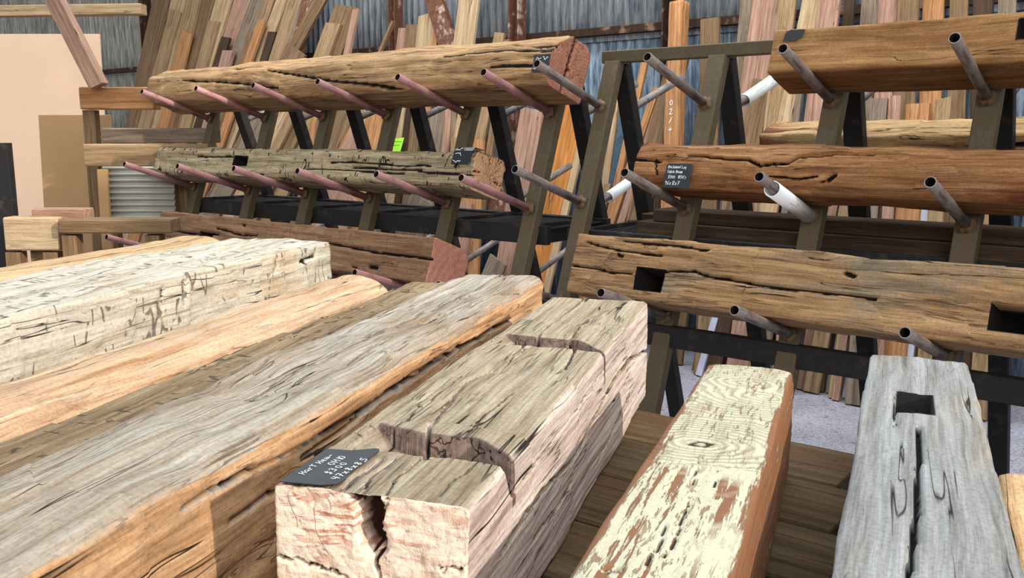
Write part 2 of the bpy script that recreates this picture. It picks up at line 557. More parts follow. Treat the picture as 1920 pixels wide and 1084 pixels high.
    bm.to_mesh(o.data); bm.free()
    at_ = o.data.attributes.new('crack', 'FLOAT', 'POINT')  # cracks, plus the shade painted into mortise holes
    at_.data.foreach_set('value', AT.astype(np.float32))
    if carve is not None:
        pa = np.zeros(len(AT), np.float32); pa[:nu * ns] = ndark.reshape(-1)
        o.data.attributes.new('notch_dark', 'FLOAT', 'POINT').data.foreach_set('value', pa)
    return o


def box_mesh(x0, x1, y0, y1, z0, z1, bev=0.0):
    """box with chamfered long edges (edges along local X and the rest)"""
    b = min(bev, (y1 - y0) * .4, (z1 - z0) * .4)
    if b <= 0:
        v = [(x, y, z) for x in (x0, x1) for y in (y0, y1) for z in (z0, z1)]
        f = [(0, 1, 3, 2), (4, 6, 7, 5), (0, 4, 5, 1), (2, 3, 7, 6), (0, 2, 6, 4), (1, 5, 7, 3)]
        return v, f
    ring = [(y0 + b, z0), (y1 - b, z0), (y1, z0 + b), (y1, z1 - b), (y1 - b, z1), (y0 + b, z1), (y0, z1 - b), (y0, z0 + b)]
    v = []
    for x, s in ((x0, b * .6), (x0 + b * .6, 0), (x1 - b * .6, 0), (x1, b * .6)):
        for (y, z) in ring:
            cy = (y0 + y1) / 2; cz = (z0 + z1) / 2
            v.append((x, y - s * (1 if y > cy else -1), z - s * (1 if z > cz else -1)))
    f = []
    for k in range(3):
        for i in range(8):
            j = (i + 1) % 8
            f.append((k * 8 + i, k * 8 + j, (k + 1) * 8 + j, (k + 1) * 8 + i))
    f.append(tuple(range(7, -1, -1))); f.append(tuple(24 + i for i in range(8)))
    return v, f


def bar(name, p0, p1, w, t, mat, up=None, bev=0.003, **kw):
    """rectangular bar from p0 to p1; w = width across, t = thickness along 'up'"""
    p0 = Vector(p0); p1 = Vector(p1); L = (p1 - p0).length
    M = frame(p0, p1 - p0, up if up is not None else Vector((0, 0, 1)))
    v, f = box_mesh(0, L, -w / 2, w / 2, -t / 2, t / 2, bev)
    return mesh_obj(name, v, f, mat, M=M, **kw)


def tube(name, p0, p1, r, wall, mat, seg=28, rough=None, flare=0.0, **kw):
    p0 = Vector(p0); p1 = Vector(p1); L = (p1 - p0).length
    M = frame(p0, p1 - p0, Vector((0.1, 0.2, 1)))
    v = []; f = []
    prof = [(0, r), (L - 0.002, r + flare), (L, r - 0.0012 + flare), (L, r - wall), (L - 0.25, r - wall), (L - 0.25, 0.0005)]
    if flare == -1:
        prof = prof
    for (x, rr) in prof:
        for i in range(seg):
            a = 2 * math.pi * i / seg
            v.append((x, rr * math.cos(a), rr * math.sin(a)))
    for k in range(len(prof) - 1):
        for i in range(seg):
            j = (i + 1) % seg
            f.append((k * seg + i, k * seg + j, (k + 1) * seg + j, (k + 1) * seg + i))
    f.append(tuple(range(seg - 1, -1, -1)))
    mi = [0] * (3 * seg) + [1] * (2 * seg) + [0]
    o = mesh_obj(name, v, f, [mat, M_['pipe_in']], mi, M=M, smooth=True, **kw)
    return o


def sleeve(name, p0, p1, r, wall, mat, seg=32, **kw):
    """open pipe"""
    p0 = Vector(p0); p1 = Vector(p1); L = (p1 - p0).length
    M = frame(p0, p1 - p0, Vector((0.1, 0.2, 1)))
    prof = [(0, r), (L, r), (L, r - wall), (0, r - wall)]
    v = []; f = []
    for (x, rr) in prof:
        for i in range(seg):
            a = 2 * math.pi * i / seg
            v.append((x, rr * math.cos(a), rr * math.sin(a)))
    for k in range(4):
        for i in range(seg):
            j = (i + 1) % seg; k2 = (k + 1) % 4
            f.append((k * seg + i, k * seg + j, k2 * seg + j, k2 * seg + i))
    o = mesh_obj(name, v, f, mat, M=M, smooth=False, **kw)
    return o


def strokes(name, lines, width, mat, M, lift=0.0006, **kw):
    """marks of a pen: each polyline becomes a thin ribbon in local XY, slightly raised"""
    v = []; f = []
    for ln in lines:
        for (x0, y0), (x1, y1) in zip(ln[:-1], ln[1:]):
            dx, dy = x1 - x0, y1 - y0; l = math.hypot(dx, dy) + 1e-9
            ex, ey = dx / l * width * .4, dy / l * width * .4
            nx, ny = -dy / l * width / 2, dx / l * width / 2
            b = len(v)
            v += [(x0 - ex + nx, y0 - ey + ny, lift), (x0 - ex - nx, y0 - ey - ny, lift), (x1 + ex - nx, y1 + ey - ny, lift), (x1 + ex + nx, y1 + ey + ny, lift)]
            f.append((b, b + 1, b + 2, b + 3))
    return mesh_obj(name, v, f, mat, M=M, **kw)


# handwritten capitals and figures on a 1 x 1.4 cell
GL = {
 'H': [[(0, 0), (.05, 1.4)], [(.75, 0), (.8, 1.4)], [(0, .7), (.8, .75)]],
 'e': [[(.05, .5), (.7, .55), (.6, .95), (.2, .95), (.0, .5), (.2, .05), (.7, .1)]],
 'a': [[(.65, .85), (.2, .9), (0, .4), (.3, 0), (.6, .3), (.68, .9), (.72, 0)]],
 'r': [[(.05, 0), (.05, .9)], [(.05, .6), (.3, .9), (.6, .85)]],
 'T': [[(0, 1.35), (.9, 1.4)], [(.45, 1.38), (.42, 0)]],
 't': [[(.3, 1.2), (.3, .1), (.6, 0)], [(0, .85), (.6, .9)]],
 'm': [[(0, 0), (.05, .9)], [(.05, .6), (.25, .9), (.4, .8), (.4, 0)], [(.4, .6), (.62, .9), (.8, .8), (.85, 0)]],
 'n': [[(0, 0), (.05, .9)], [(.05, .6), (.4, .9), (.62, .7), (.65, 0)]],
 'i': [[(.2, 0), (.2, .9)], [(.2, 1.2), (.22, 1.25)]],
 'l': [[(.2, 0), (.2, 1.4)]],
 'o': [[(.4, .9), (.05, .6), (.1, .1), (.5, 0), (.7, .4), (.4, .9)]],
 'g': [[(.6, .85), (.15, .85), (.05, .4), (.5, .3), (.6, .85), (.6, -.3), (.1, -.35)]],
 'c': [[(.6, .8), (.2, .9), (.0, .4), (.25, 0), (.65, .1)]],
 'd': [[(.6, 1.4), (.6, 0)], [(.6, .7), (.1, .8), (.05, .2), (.6, .1)]],
 'b': [[(.05, 1.4), (.05, 0)], [(.05, .7), (.6, .7), (.6, .1), (.05, .0)]],
 's': [[(.6, .8), (.1, .8), (.5, .4), (.4, 0), (0, .05)]],
 'R': [[(0, 0), (0, 1.4), (.6, 1.3), (.6, .8), (0, .7), (.7, 0)]],
 'L': [[(0, 1.4), (0, 0), (.7, .05)]],
 'C': [[(.75, 1.2), (.3, 1.4), (0, .7), (.3, 0), (.8, .15)]],
 'B': [[(0, 0), (0, 1.4), (.6, 1.3), (.6, .8), (0, .7), (.7, .6), (.65, .05), (0, 0)]],
 'O': [[(.4, 1.4), (0, 1), (.05, .3), (.4, 0), (.75, .4), (.7, 1.1), (.4, 1.4)]],
 'I': [[(.3, 0), (.35, 1.4)]],
 '0': [[(.4, 1.2), (.05, .9), (.1, .2), (.4, 0), (.7, .3), (.65, 1), (.4, 1.2)]],
 '1': [[(.2, 1.1), (.4, 1.3), (.4, 0)]],
 '2': [[(.05, 1.1), (.4, 1.35), (.7, 1), (0, 0), (.75, .05)]],
 '3': [[(.05, 1.2), (.5, 1.35), (.65, 1), (.25, .75), (.7, .45), (.4, 0), (0, .1)]],
 '4': [[(.1, 1.3), (0, .6), (.75, .65)], [(.6, 1.3), (.55, 0)]],
 '5': [[(.7, 1.35), (.1, 1.3), (.05, .75), (.5, .8), (.7, .4), (.4, 0), (0, .1)]],
 '6': [[(.6, 1.35), (.1, .7), (.1, .1), (.5, 0), (.65, .45), (.15, .6)]],
 '7': [[(0, 1.3), (.75, 1.35), (.25, 0)], [(.2, .65), (.7, .7)]],
 '8': [[(.4, .75), (.05, 1.1), (.4, 1.35), (.7, 1.1), (.4, .75), (.05, .3), (.4, 0), (.7, .35), (.4, .75)]],
 '9': [[(.65, .9), (.1, .9), (.2, 1.35), (.6, 1.3), (.65, .9), (.55, 0)]],
 'x': [[(0, 0), (.6, .8)], [(0, .8), (.6, 0)]],
 '$': [[(.65, 1.1), (.2, 1.2), (.1, .8), (.6, .55), (.55, .15), (.05, .1)], [(.38, 1.45), (.34, -.1)]],
 '.': [[(.2, 0), (.3, .02)]], "'": [[(.2, 1.4), (.15, 1.1)]], '-': [[(.0, .6), (.7, .62)]],
 '/': [[(0, 0), (.7, 1.2)]], '+': [[(0, .6), (.8, .6)], [(.4, 1), (.4, .2)]],
}


def write(text, x, y, size, rnd=None, adv=1.0, hs=1.0):
    out = []
    rnd = rnd or random.Random(3)
    cx = x
    for ch in text:
        if ch == ' ':
            cx += size * .6; continue
        j = rnd.uniform(-.06, .06)
        for ln in GL[ch]:
            out.append([(cx + px * size * .85 + py * size * .08, y + (py + j) * size * hs) for px, py in ln])
        wch = .45 if ch in "il.'1I" else 1.0
        if ch == 'm': wch = 1.1
        cx += size * adv * wch
    return out


def scribble(x, y, w, h, seed, n=12):
    rnd = random.Random(seed)
    return [[(x + w * i / n, y + rnd.uniform(0, h)) for i in range(n + 1)]]


# ------------------------------------------------------------------ material set
M_ = {}
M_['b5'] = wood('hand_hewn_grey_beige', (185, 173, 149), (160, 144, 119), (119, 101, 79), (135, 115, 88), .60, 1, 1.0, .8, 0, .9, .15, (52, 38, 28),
                side=((232, 218, 206), (210, 190, 180), (160, 134, 120)), notch_dark=(122, 98, 88))
M_['b5end'] = end_grain('sawn_pink_end', (240, 222, 200), (226, 198, 176), (58, 34, 24), 40, 2, .2, (190, 132, 110))
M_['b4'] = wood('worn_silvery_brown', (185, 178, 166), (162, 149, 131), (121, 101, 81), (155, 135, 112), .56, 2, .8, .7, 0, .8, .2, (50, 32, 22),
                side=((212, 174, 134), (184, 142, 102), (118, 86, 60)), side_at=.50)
M_['b3'] = wood('dark_hewn_tan', (158, 138, 108), (132, 110, 82), (91, 73, 52), None, .5, 3, .8, .5, .7, .9, .1, (44, 30, 20))
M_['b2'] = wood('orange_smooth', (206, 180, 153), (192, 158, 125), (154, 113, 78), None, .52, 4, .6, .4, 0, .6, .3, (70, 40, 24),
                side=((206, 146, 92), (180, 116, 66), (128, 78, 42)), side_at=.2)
M_['b1'] = wood('bleached_hewn', (212, 206, 193), (193, 184, 166), (156, 140, 117), (186, 160, 123), .62, 5, .8, .35, .7, .8, .1, (58, 44, 32))
M_['b0'] = wood('pale_tan', (214, 182, 142), (192, 158, 116), (148, 116, 80), None, .5, 6, .8, .4, 0, .7, .2)
M_['b7'] = wood('silver_grey_barn', (163, 165, 165), (142, 142, 139), (103, 101, 95), (156, 142, 124), .62, 7, .8, .2, 0, .8, 0, (40, 36, 32))
M_['b8'] = wood('honey_edge', (214, 180, 136), (190, 148, 102), (136, 102, 66), None, .5, 8, .8, .4)
M_['LT'] = wood('large_old_log', (200, 162, 116), (165, 129, 88), (110, 81, 53), (124, 92, 68), .62, 9, .9, .6, 0, .9, .25, (40, 26, 18))
M_['LTend'] = end_grain('red_log_end', (176, 124, 100), (146, 96, 76), (70, 36, 24), 70, 5, .4, None)
M_['LM'] = wood('grey_hewn_beam', (195, 177, 142), (161, 142, 110), (104, 89, 66), None, .5, 10, .9, .5, 1.0, 1.0, .1, (34, 26, 20))
M_['LMend'] = end_grain('orange_round_end', (232, 186, 146), (212, 152, 112), (84, 48, 30), 60, 6, 1.0, None, (-.095, .078))
M_['LB'] = wood('brown_worked_beam', (164, 126, 94), (138, 102, 74), (99, 70, 50), (114, 78, 58), .60, 11, .8, .3, .25, .8, .4, (40, 24, 18))
M_['LBend'] = end_grain('pink_clean_end', (206, 146, 124), (180, 114, 94), (90, 46, 34), 30, 7, .1, None)
M_['RT'] = wood('honey_brown', (178, 136, 88), (150, 108, 66), (108, 72, 42), (138, 92, 54), .55, 12, .7, .25, 0, .7, .2)
M_['RM'] = wood('red_brown_log', (181, 136, 92), (147, 101, 63), (99, 61, 36), (130, 78, 46), .54, 13, .8, .5, 0, .8, .4, (36, 20, 14))
M_['RB'] = wood('weathered_khaki', (196, 156, 112), (163, 125, 86), (114, 83, 57), (142, 124, 100), .58, 14, .9, .7, 0, 1.0, .45, (38, 26, 20))
M_['back_beam'] = wood('golden_split', (216, 184, 136), (192, 154, 104), (132, 90, 58), (140, 84, 56), .58, 15, .9, .6, 0, 1.0, .2)
M_['table'] = wood('table_board', (112, 94, 66), (90, 72, 48), (62, 48, 32), (98, 72, 46), .55, 16, .8, .3, 0, .8, .2)
M_['endbrown'] = end_grain('brown_end', (170, 134, 104), (134, 102, 76), (60, 40, 28), 60, 8, .4, None)


def painted(KN, XD):
    t = NT('worn_cream_paint', rough=0.7, spec=0.25)
    base = t.mapping((1, 1, 1))
    sp = t.n.new('ShaderNodeSeparateXYZ'); t.l.new(base, sp.inputs[0])
    big = t.noise(base, 7, 3, 0.6)
    st = t.noise(t.mapping((5, 62, 62), (3, 1, 2)), 1, 6, 0.72, 0.1)
    st2 = t.noise(t.mapping((26, 150, 150), (1, 2, 2)), 1, 4, 0.7, 0.5)
    fine = t.noise(base, 220, 3, 0.7)
    # raised grain swirls under the paint, around three knots
    knots = KN
    dmin = None
    for kx, ky in knots:
        dx = t.math('MULTIPLY', t.math('SUBTRACT', sp.outputs[0], kx), 1.0)
        dy = t.math('MULTIPLY', t.math('SUBTRACT', sp.outputs[1], ky), 0.62)
        d = t.math('SQRT', t.math('ADD', t.math('MULTIPLY', dx, dx), t.math('MULTIPLY', dy, dy)))
        dmin = d if dmin is None else t.math('SMOOTH_MIN', dmin, d, 0.05)
    ph = t.math('ADD', t.math('MULTIPLY', dmin, 620), t.math('MULTIPLY', t.noise(base, 16, 3, .6), 13))
    rings = t.math('ADD', t.math('MULTIPLY', t.math('SINE', ph), .5), .5)
    near = t.ramp(sp.outputs[0], [(0.0, 0.0), (0.001, 0.0)])
    far = t.math('GREATER_THAN', t.math('ADD', sp.outputs[0], t.math('MULTIPLY', big, .01)), XD)
    rings = t.math('MULTIPLY', rings, far)
    # bare wood along both edges and in flaked spots
    half = 0.072
    ed = t.math('SUBTRACT', t.math('ABSOLUTE', t.math('SUBTRACT', sp.outputs[1], 0.0)), half - 0.012)
    edge = t.ramp(t.math('ADD', t.math('MULTIPLY', ed, 22), t.math('MULTIPLY', t.math('SUBTRACT', st, .5), 1.6)), [(0.02, 0.0), (0.10, 1.0)])
    flk = t.math('MULTIPLY', t.ramp(st, [(0.545, 0.0), (0.57, 1.0)]), t.ramp(big, [(0.42, 0.0), (0.50, 1.0)]))
    flk2 = t.math('MULTIPLY', t.ramp(st2, [(0.565, 0.0), (0.60, 1.0)]), 0.8)
    flk2 = t.math('MULTIPLY', flk2, t.ramp(big, [(0.40, 0.25), (0.55, 1.0)]))
    wear = t.math('MAXIMUM', edge, t.math('MAXIMUM', t.math('MULTIPLY', flk, t.math('SUBTRACT', 1.0, t.math('MULTIPLY', far, .7))), flk2))
    side = t.math('LESS_THAN', sp.outputs[2], -0.014)
    paint = t.mix(big, lin((200, 194, 166)), lin((182, 178, 156)))
    paint = t.mix(t.math('MULTIPLY', t.math('POWER', rings, 3.0), 0.5), paint, lin((120, 108, 82)))
    paint = t.mix(.4, paint, t.ramp(fine, [(.35, .72), (.55, 1.04)]), 'MULTIPLY')
    bare = t.mix(st, lin((106, 68, 44)), lin((142, 98, 66)))
    col = t.mix(wear, paint, bare)
    sidec = t.mix(st, lin((150, 120, 84)), lin((196, 172, 130)))
    col = t.mix(side, col, sidec)
    crk_and_shade = t.ramp(t.attr('crack'), [(0.3, 0.0), (0.8, 1.0)])
    col = t.mix(crk_and_shade, col, lin((58, 34, 22)))
    h = t.math('SUBTRACT', t.math('ADD', t.math('MULTIPLY', rings, .8), t.math('MULTIPLY', fine, .3)), t.math('MULTIPLY', wear, .7))
    return t.done(col, t.bump(h, .8, .003))


M_['steel'] = plain('olive_painted_steel', (92, 82, 62), .65, .3, 0, .3, 60, (88, 74, 54), .5)
M_['steel_dark'] = plain('dark_steel', (34, 32, 32), .6, .3, 0, .3, 50, (58, 52, 46), .62)
M_['primer'] = pipe_mat('red_primer_pipe', (184, 136, 134), (150, 104, 100), (126, 66, 54))
M_['pipe'] = pipe_mat('bare_steel_pipe', (150, 138, 132), (92, 82, 78), (66, 56, 54))
M_['pipe_in'] = plain('shaded_pipe_bore', (30, 26, 24), .9, .1, 0, .3, 60)  # near-black colour stands in for the shade inside the pipes
M_['pvc'] = plain('white_plastic_pipe', (244, 246, 248), .35, .5, 0, .06, 20)
M_['slate'] = plain('chalk_black_card', (44, 48, 54), .55, .3, 0, .35, 25, (66, 72, 80), .60)
M_['silver'] = plain('shiny_plastic_card', (150, 156, 160), .15, .8, .6, .3, 20, (20, 22, 24), .50, .1)
M_['chalk'] = plain('white_marker', (240, 242, 244), .7, .2, 0, .1, 200)
M_['ink'] = plain('dark_marker', (60, 120, 30), .7, .2, 0, .1, 200)
M_['print'] = plain('grey_print', (110, 120, 130), .7, .2, 0, .1, 200)
M_['green'] = plain('green_paper', (176, 250, 70), .7, .2, 0, .08, 60)
M_['weld'] = plain('rusty_weld', (120, 92, 68), .7, .3, .2, .4, 90, (78, 60, 48), .5)
M_['rust'] = plain('flaking_rusty_paint', (118, 78, 62), .85, .2, 0, .5, 34, (186, 164, 148), .60, .9, (1, 1, 1), .006)
M_['rust_dark'] = plain('dark_rusty_steel', (64, 46, 36), .85, .2, 0, .5, 40, (128, 100, 80), .60, .8, (1, 1, 1), .005)
M_['ply'] = plain('plywood_sheet', (240, 204, 172), .75, .2, 0, .05, 4, None, .5, .05)
M_['ply_tan'] = plain('tan_box_board', (176, 140, 98), .75, .2, 0, .12, 4, None, .5, .05)
M_['grey_rib'] = plain('grey_ribbed_sheet', (176, 174, 162), .5, .4, .1, .15, 8, None, .5, .05)
M_['white_sheet'] = plain('white_plastic_board', (214, 218, 236), .6, .3, 0, .12, 10, (196, 196, 220), .6)
M_['blue_sheet'] = plain('blue_grey_metal', (74, 96, 112), .6, .3, .2, .3, 26, (44, 60, 74), .55)


def corrugated_mat(name, c1, c2, c3):
    t = NT(name, rough=.5, spec=.4, metal=.25)
    a = t.noise(t.mapping((8, 8, 1.0)), 4, 5, .7)
    b = t.noise(t.mapping((60, 60, 5)), 1, 5, .75)
    col = t.ramp(a, [(.34, lin(c3)), (.48, lin(c2)), (.62, lin(c1))])
    col = t.mix(.8, col, t.ramp(b, [(.36, .5), (.56, 1.1)]), 'MULTIPLY')
    return t.done(col, t.bump(b, .4, .003))


M_['tin'] = corrugated_mat('galvanised_sheet', (232, 238, 242), (204, 216, 226), (140, 160, 178))
M_['tin_low'] = corrugated_mat('aged_blue_sheet', (176, 192, 204), (128, 150, 170), (66, 84, 104))
M_['tin_grey'] = corrugated_mat('grey_sheet', (190, 188, 176), (160, 158, 146), (120, 118, 108))


def floor_mat():
    t = NT('packed_gravel_floor', rough=.95, spec=.1)
    g = t.mapping((1, 1, 1))
    n1 = t.noise(g, 2.2, 4, .6); n2 = t.noise(g, 70, 4, .75); n3 = t.noise(g, 26, 3, .6)
    col = t.ramp(n1, [(.35, lin((158, 156, 168))), (.65, lin((190, 187, 198)))])
    col = t.mix(.85, col, t.ramp(n2, [(.36, .45), (.56, 1.1)]), 'MULTIPLY')
    col = t.mix(t.ramp(n3, [(.60, 0.0), (.66, .5)]), col, lin((70, 56, 44)))
    return t.done(col, t.bump(n2, .8, .01))


M_['floor'] = floor_mat()

PLK = {
 'Q': ('orange panel', (216, 150, 84), (198, 128, 64), (168, 104, 52)),
 'L': ('pale', (202, 177, 144), (184, 155, 118), (144, 111, 78)),
 'T': ('tan', (179, 151, 117), (158, 129, 94), (118, 92, 64)),
 'M': ('brown', (148, 120, 89), (125, 99, 71), (87, 66, 45)),
 'O': ('orange', (195, 148, 104), (176, 124, 80), (139, 89, 54)),
 'P': ('pinkish', (188, 153, 132), (169, 130, 110), (130, 96, 77)),
 'D': ('dark brown', (90, 71, 56), (71, 54, 40), (47, 35, 26)),
 'G': ('grey brown', (155, 137, 120), (132, 115, 97), (92, 78, 64)),
}
for k, (nm, a, b, c) in PLK.items():
    M_['pl' + k] = wood('plank_' + nm.replace(' ', '_'), a, b, c, None, .5, 20 + ord(k) % 13, .8, .25, 0, .6, .25, (60, 42, 30), False, .2)
M_['plR'] = M_['rust']
M_['plW'] = M_['white_sheet']
M_['plB'] = M_['blue_sheet']

# ================================================================== THE SETTING
def struct(name, v, f, mat, smooth=False, M=None):
    return mesh_obj(name, v, f, mat, smooth=smooth, M=M, kind='structure')


v, f = box_mesh(-12, 9, -4, 13, -0.08, 0)
struct('floor', v, f, M_['floor'])

WOFF = -2.42                                     # the back wall, parallel to the racks
WM = Matrix.Identity(4)


def corr(name, t0, t1, z0, z1, off, mat, pitch=0.076, amp=0.009, scallop=0.0):
    n = int((t1 - t0) / pitch * 8)
    v = []; f = []
    rows = [z0, z1]
    for zz in rows:
        for i in range(n + 1):
            t = t0 + (t1 - t0) * i / n
            q = W(t, off + amp * math.sin(2 * math.pi * t / pitch), zz)
            v.append(q)
    for zz in rows:                              # the sheet's back
        for i in range(n + 1):
            t = t0 + (t1 - t0) * i / n
            v.append(W(t, off - 0.0012 + amp * math.sin(2 * math.pi * t / pitch), zz))
    m = n + 1
    for i in range(n):
        f.append((i, i + 1, m + i + 1, m + i))
        f.append((2 * m + i + 1, 2 * m + i, 3 * m + i, 3 * m + i + 1))
        f.append((i + 1, i, 2 * m + i, 2 * m + i + 1))
    o = mesh_obj(name, v, f, mat, smooth=True, kind='structure')
    return o


ZSEAM = on_wall(1090, 82, WOFF).z
corr('wall_back', -5.6, 4.5, ZSEAM, 4.7, WOFF + 0.02, M_['tin'])
corr('wall_back_lower', -5.6, 4.5, 0.0, ZSEAM + 0.15, WOFF - 0.006, M_['tin_low'])
corr('wall_left', -12.0, -5.6, 0.0, 4.7, WOFF - 0.01, M_['tin_grey'])
# roof over the rack side of the shed
q = [W(-12, WOFF - .1, 4.7), W(5, WOFF - .1, 4.7), W(5, 1.0, 4.9), W(-12, 1.0, 4.9)]
v = q + [p + Vector((0, 0, .05)) for p in q]
struct('ceiling', v, [(0, 1, 2, 3), (7, 6, 5, 4), (0, 4, 5, 1), (1, 5, 6, 2), (2, 6, 7, 3), (3, 7, 4, 0)], M_['tin_grey'])


# unseen wall added to block the sun from the racks, not the table
SP = Vector((-sh.y, sh.x, 0))                    # level, square to the sun
if SP.y < 0: SP = -SP
q0 = SP * 2.16 + sh * 3.3; q1 = SP * 6.2 + sh * 3.3
pts_ = [q0, q1, q1 + sh * .12, q0 + sh * .12]
v = [Vector((p.x, p.y, 0)) for p in pts_] + [Vector((p.x, p.y, 4.7)) for p in pts_]
struct('sun_block_wall', v, [(3, 2, 1, 0), (4, 5, 6, 7), (0, 1, 5, 4), (1, 2, 6, 5), (2, 3, 7, 6), (3, 0, 4, 7)], M_['tin_grey'])


def wall_bar(name, x0, y0, x1, y1, h, off, mat, depth=.06, ext0=0, ext1=0, **kw):
    a = on_wall(x0, y0, off); b = on_wall(x1, y1, off)
    d = (b - a).normalized()
    return bar(name, a - d * ext0, b + d * ext1, depth, h, mat, up=(Vector((0, 0, 1)) if abs(d.z) < .7 else R), bev=.004, **kw)


OW = WOFF + 0.06
zg = on_wall(1120, 60, OW).z
bar('trim_1', W(-5.6, OW, zg), W(4.5, OW, zg), .06, .055, M_['rust_dark'], kind='structure')
zg2 = on_wall(1550, 10, OW).z
bar('trim_2', W(-12, OW, zg + .02), W(-5.6, OW, zg + .02), .06, .05, M_['rust_dark'], kind='structure')


def column(n, px, w, mat, off=WOFF + .14):
    p = on_wall(px, 40, off)
    # a channel: web and two flanges in one mesh
    v = []; f = []
    pr = [(-w / 2, 0), (w / 2, 0), (w / 2, .09), (w / 2 - .012, .09), (w / 2 - .012, .02), (-w / 2 + .012, .02), (-w / 2 + .012, .09), (-w / 2, .09)]
    zz = [0.0] + [0.15 * i for i in range(1, 31)] + [4.7]
    rnd = random.Random(n)
    for z_ in zz:
        for (a, b) in pr:
            v.append(Vector((p.x, p.y, z_)) + R * (a + rnd.uniform(-.001, .001)) + N * (b - .03))
    for k in range(len(zz) - 1):
        for i in range(8):
            j = (i + 1) % 8
            f.append((k * 8 + i, k * 8 + j, k * 8 + 8 + j, k * 8 + 8 + i))
    f.append(tuple(range(7, -1, -1))); f.append(tuple((len(zz) - 1) * 8 + i for i in range(8)))
    return mesh_obj('trim_%d' % n, v, f, mat, kind='structure')


column(3, 744, .085, M_['rust'])
column(4, 972, .10, M_['rust'])
column(5, 1262, .10, M_['rust_dark'])
column(6, 1470, .06, M_['rust_dark'])
column(7, 276, .10, M_['rust_dark'])

# ================================================================== TABLE
TZ = 0.769
E1 = on_z(1200, 768, TZ); E2 = on_z(1603, 850, TZ)
EX = (E2 - E1).normalized(); EY = Vector((0, 0, 1)).cross(EX)      # EY points away
table = empty('display_table', E2 - EX * 1.4 - EY * .8 - Vector((0, 0, TZ)),
              'low brown plank table that carries the row of reclaimed timbers', 'table')
TM = table.location.copy()


def tparent(o):
    o.parent = table
    o.matrix_parent_inverse = Matrix.Translation(-TM)
    return o


rnd = random.Random(5)
LT_ = 3.6
E3 = on_z(1572, 1084, TZ)
cut = (E3 - E2)


def cut_at(dy):
    # where the slanting right edge of the table is, dy behind the far edge
    k_ = dy / -cut.dot(EY)
    return cut.dot(EX) * k_


for i in range(9):
    y1 = -0.185 * i; y0 = y1 - 0.178
    ce = cut_at(-y1 + .09) + rnd.uniform(-.006, .006)
    M = frame(E2 - EX * LT_, EX, (0, 0, 1))
    yl = Vector((0, 0, 1)).cross(EX)
    v, f = box_mesh(0, LT_ + ce, y0, y1, -.035, rnd.uniform(-.003, 0), .004)
    o = mesh_obj('table_board', v, f, M_['table'], M=M)
    o.data.transform(Matrix.Translation((0, 0, 0)))
    tparent(o)
for s_, d_ in ((.10, .08), (LT_ / 2, .08), (LT_ - .1, .08)):
    a = E2 - EX * s_ - EY * .04 - Vector((0, 0, .075)); b = E2 - EX * s_ - EY * 1.6 - Vector((0, 0, .075))
    tparent(bar('cross_rail', a, b, .08, .08, M_['table']))
    for q in (a + (b - a) * .06, a + (b - a) * .94):
        tparent(bar('leg', Vector((q.x, q.y, 0.0)), Vector((q.x, q.y, TZ - .115)), .08, .08, M_['table'], up=EX))


# ================================================================== TIMBERS ON THE TABLE
def Mt(c, u, z=TZ, rot=0.0, tilt=0.0):
    a = PHI + math.radians(rot)
    d = Vector((math.sin(a), math.cos(a), tilt))
    return frame(tab(c, u, z), d, (0, 0, 1))


def rect(w, h):
    return [(-w / 2, 0), (w / 2, 0), (w / 2, h), (-w / 2, h)]


def loc(M, x, y, pl, nl):
    """pixel -> local coordinates on the plane through local point pl with local normal nl"""
    p = M @ Vector(pl); n = (M.to_3x3() @ Vector(nl)).normalized()
    return M.inverted() @ on_plane(x, y, p, n)


def top_line(M, h, pts):
    return [(q.x, q.y) for q in (loc(M, x, y, (0, 0, h), (0, 0, 1)) for x, y in pts)]


def right_line(M, yy, pts):
    return [(q.x, q.z) for q in (loc(M, x, y, (0, yy, 0), (0, 1, 0)) for x, y in pts)]


# --- the notched timber with the price card
H5 = .216; W5 = .222
M5 = Mt(-.401, .805)


def sm(x):
    x = np.clip(x, 0, 1); return x * x * (3 - 2 * x)


def carve5(X, Y, Z):
    ndark = np.zeros_like(X)
    for x0, xw, xr, dep, yl, amp in ((.120, .190, .150, .046, .088, .018), (.680, .752, .690, .042, .092, .018)):
        # the far wall of the cut bows towards the viewer in its middle and turns back at the right side
        q = np.clip((.088 - Y) / .135, 0, 1)
        wall = xw + .022 * (1 - q) - amp * np.sin(q * math.pi) * .6 - (xw - xr) * sm((-Y - .045) / .066) + .002 * vnoise(Y * 60, 0.2, 0.7, 77)
        rim = x0 + .004 * vnoise(Y * 40, 3.3, .1, 78)
        t = (X - rim) / (wall - rim)
        bowl = np.sin(np.clip((yl - Y) / .150, 0, 1) * math.pi * .62) ** .8
        d = dep * bowl * np.clip(t * 1.5, 0, 1) ** .8
        d = d + .0008 * vnoise(X * 150, Y * 60, 0, 79) * (t > 0)
        ins = (t > 0) & (t < 1) & (d > 0)
        zl = H5 - .002 - d
        hit = ins & (Z > zl)
        Z = np.where(hit, zl, Z)
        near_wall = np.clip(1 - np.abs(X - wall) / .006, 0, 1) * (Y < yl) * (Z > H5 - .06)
        ndark = np.maximum(ndark, np.where(near_wall > 0.05, .92, 0))
        ndark = np.maximum(ndark, np.where(hit, np.clip(t - .25, 0, 1) * .8 * (Y > -.07), 0))  # notch walls and the floors next to them get a darker colour
    return Z, ndark


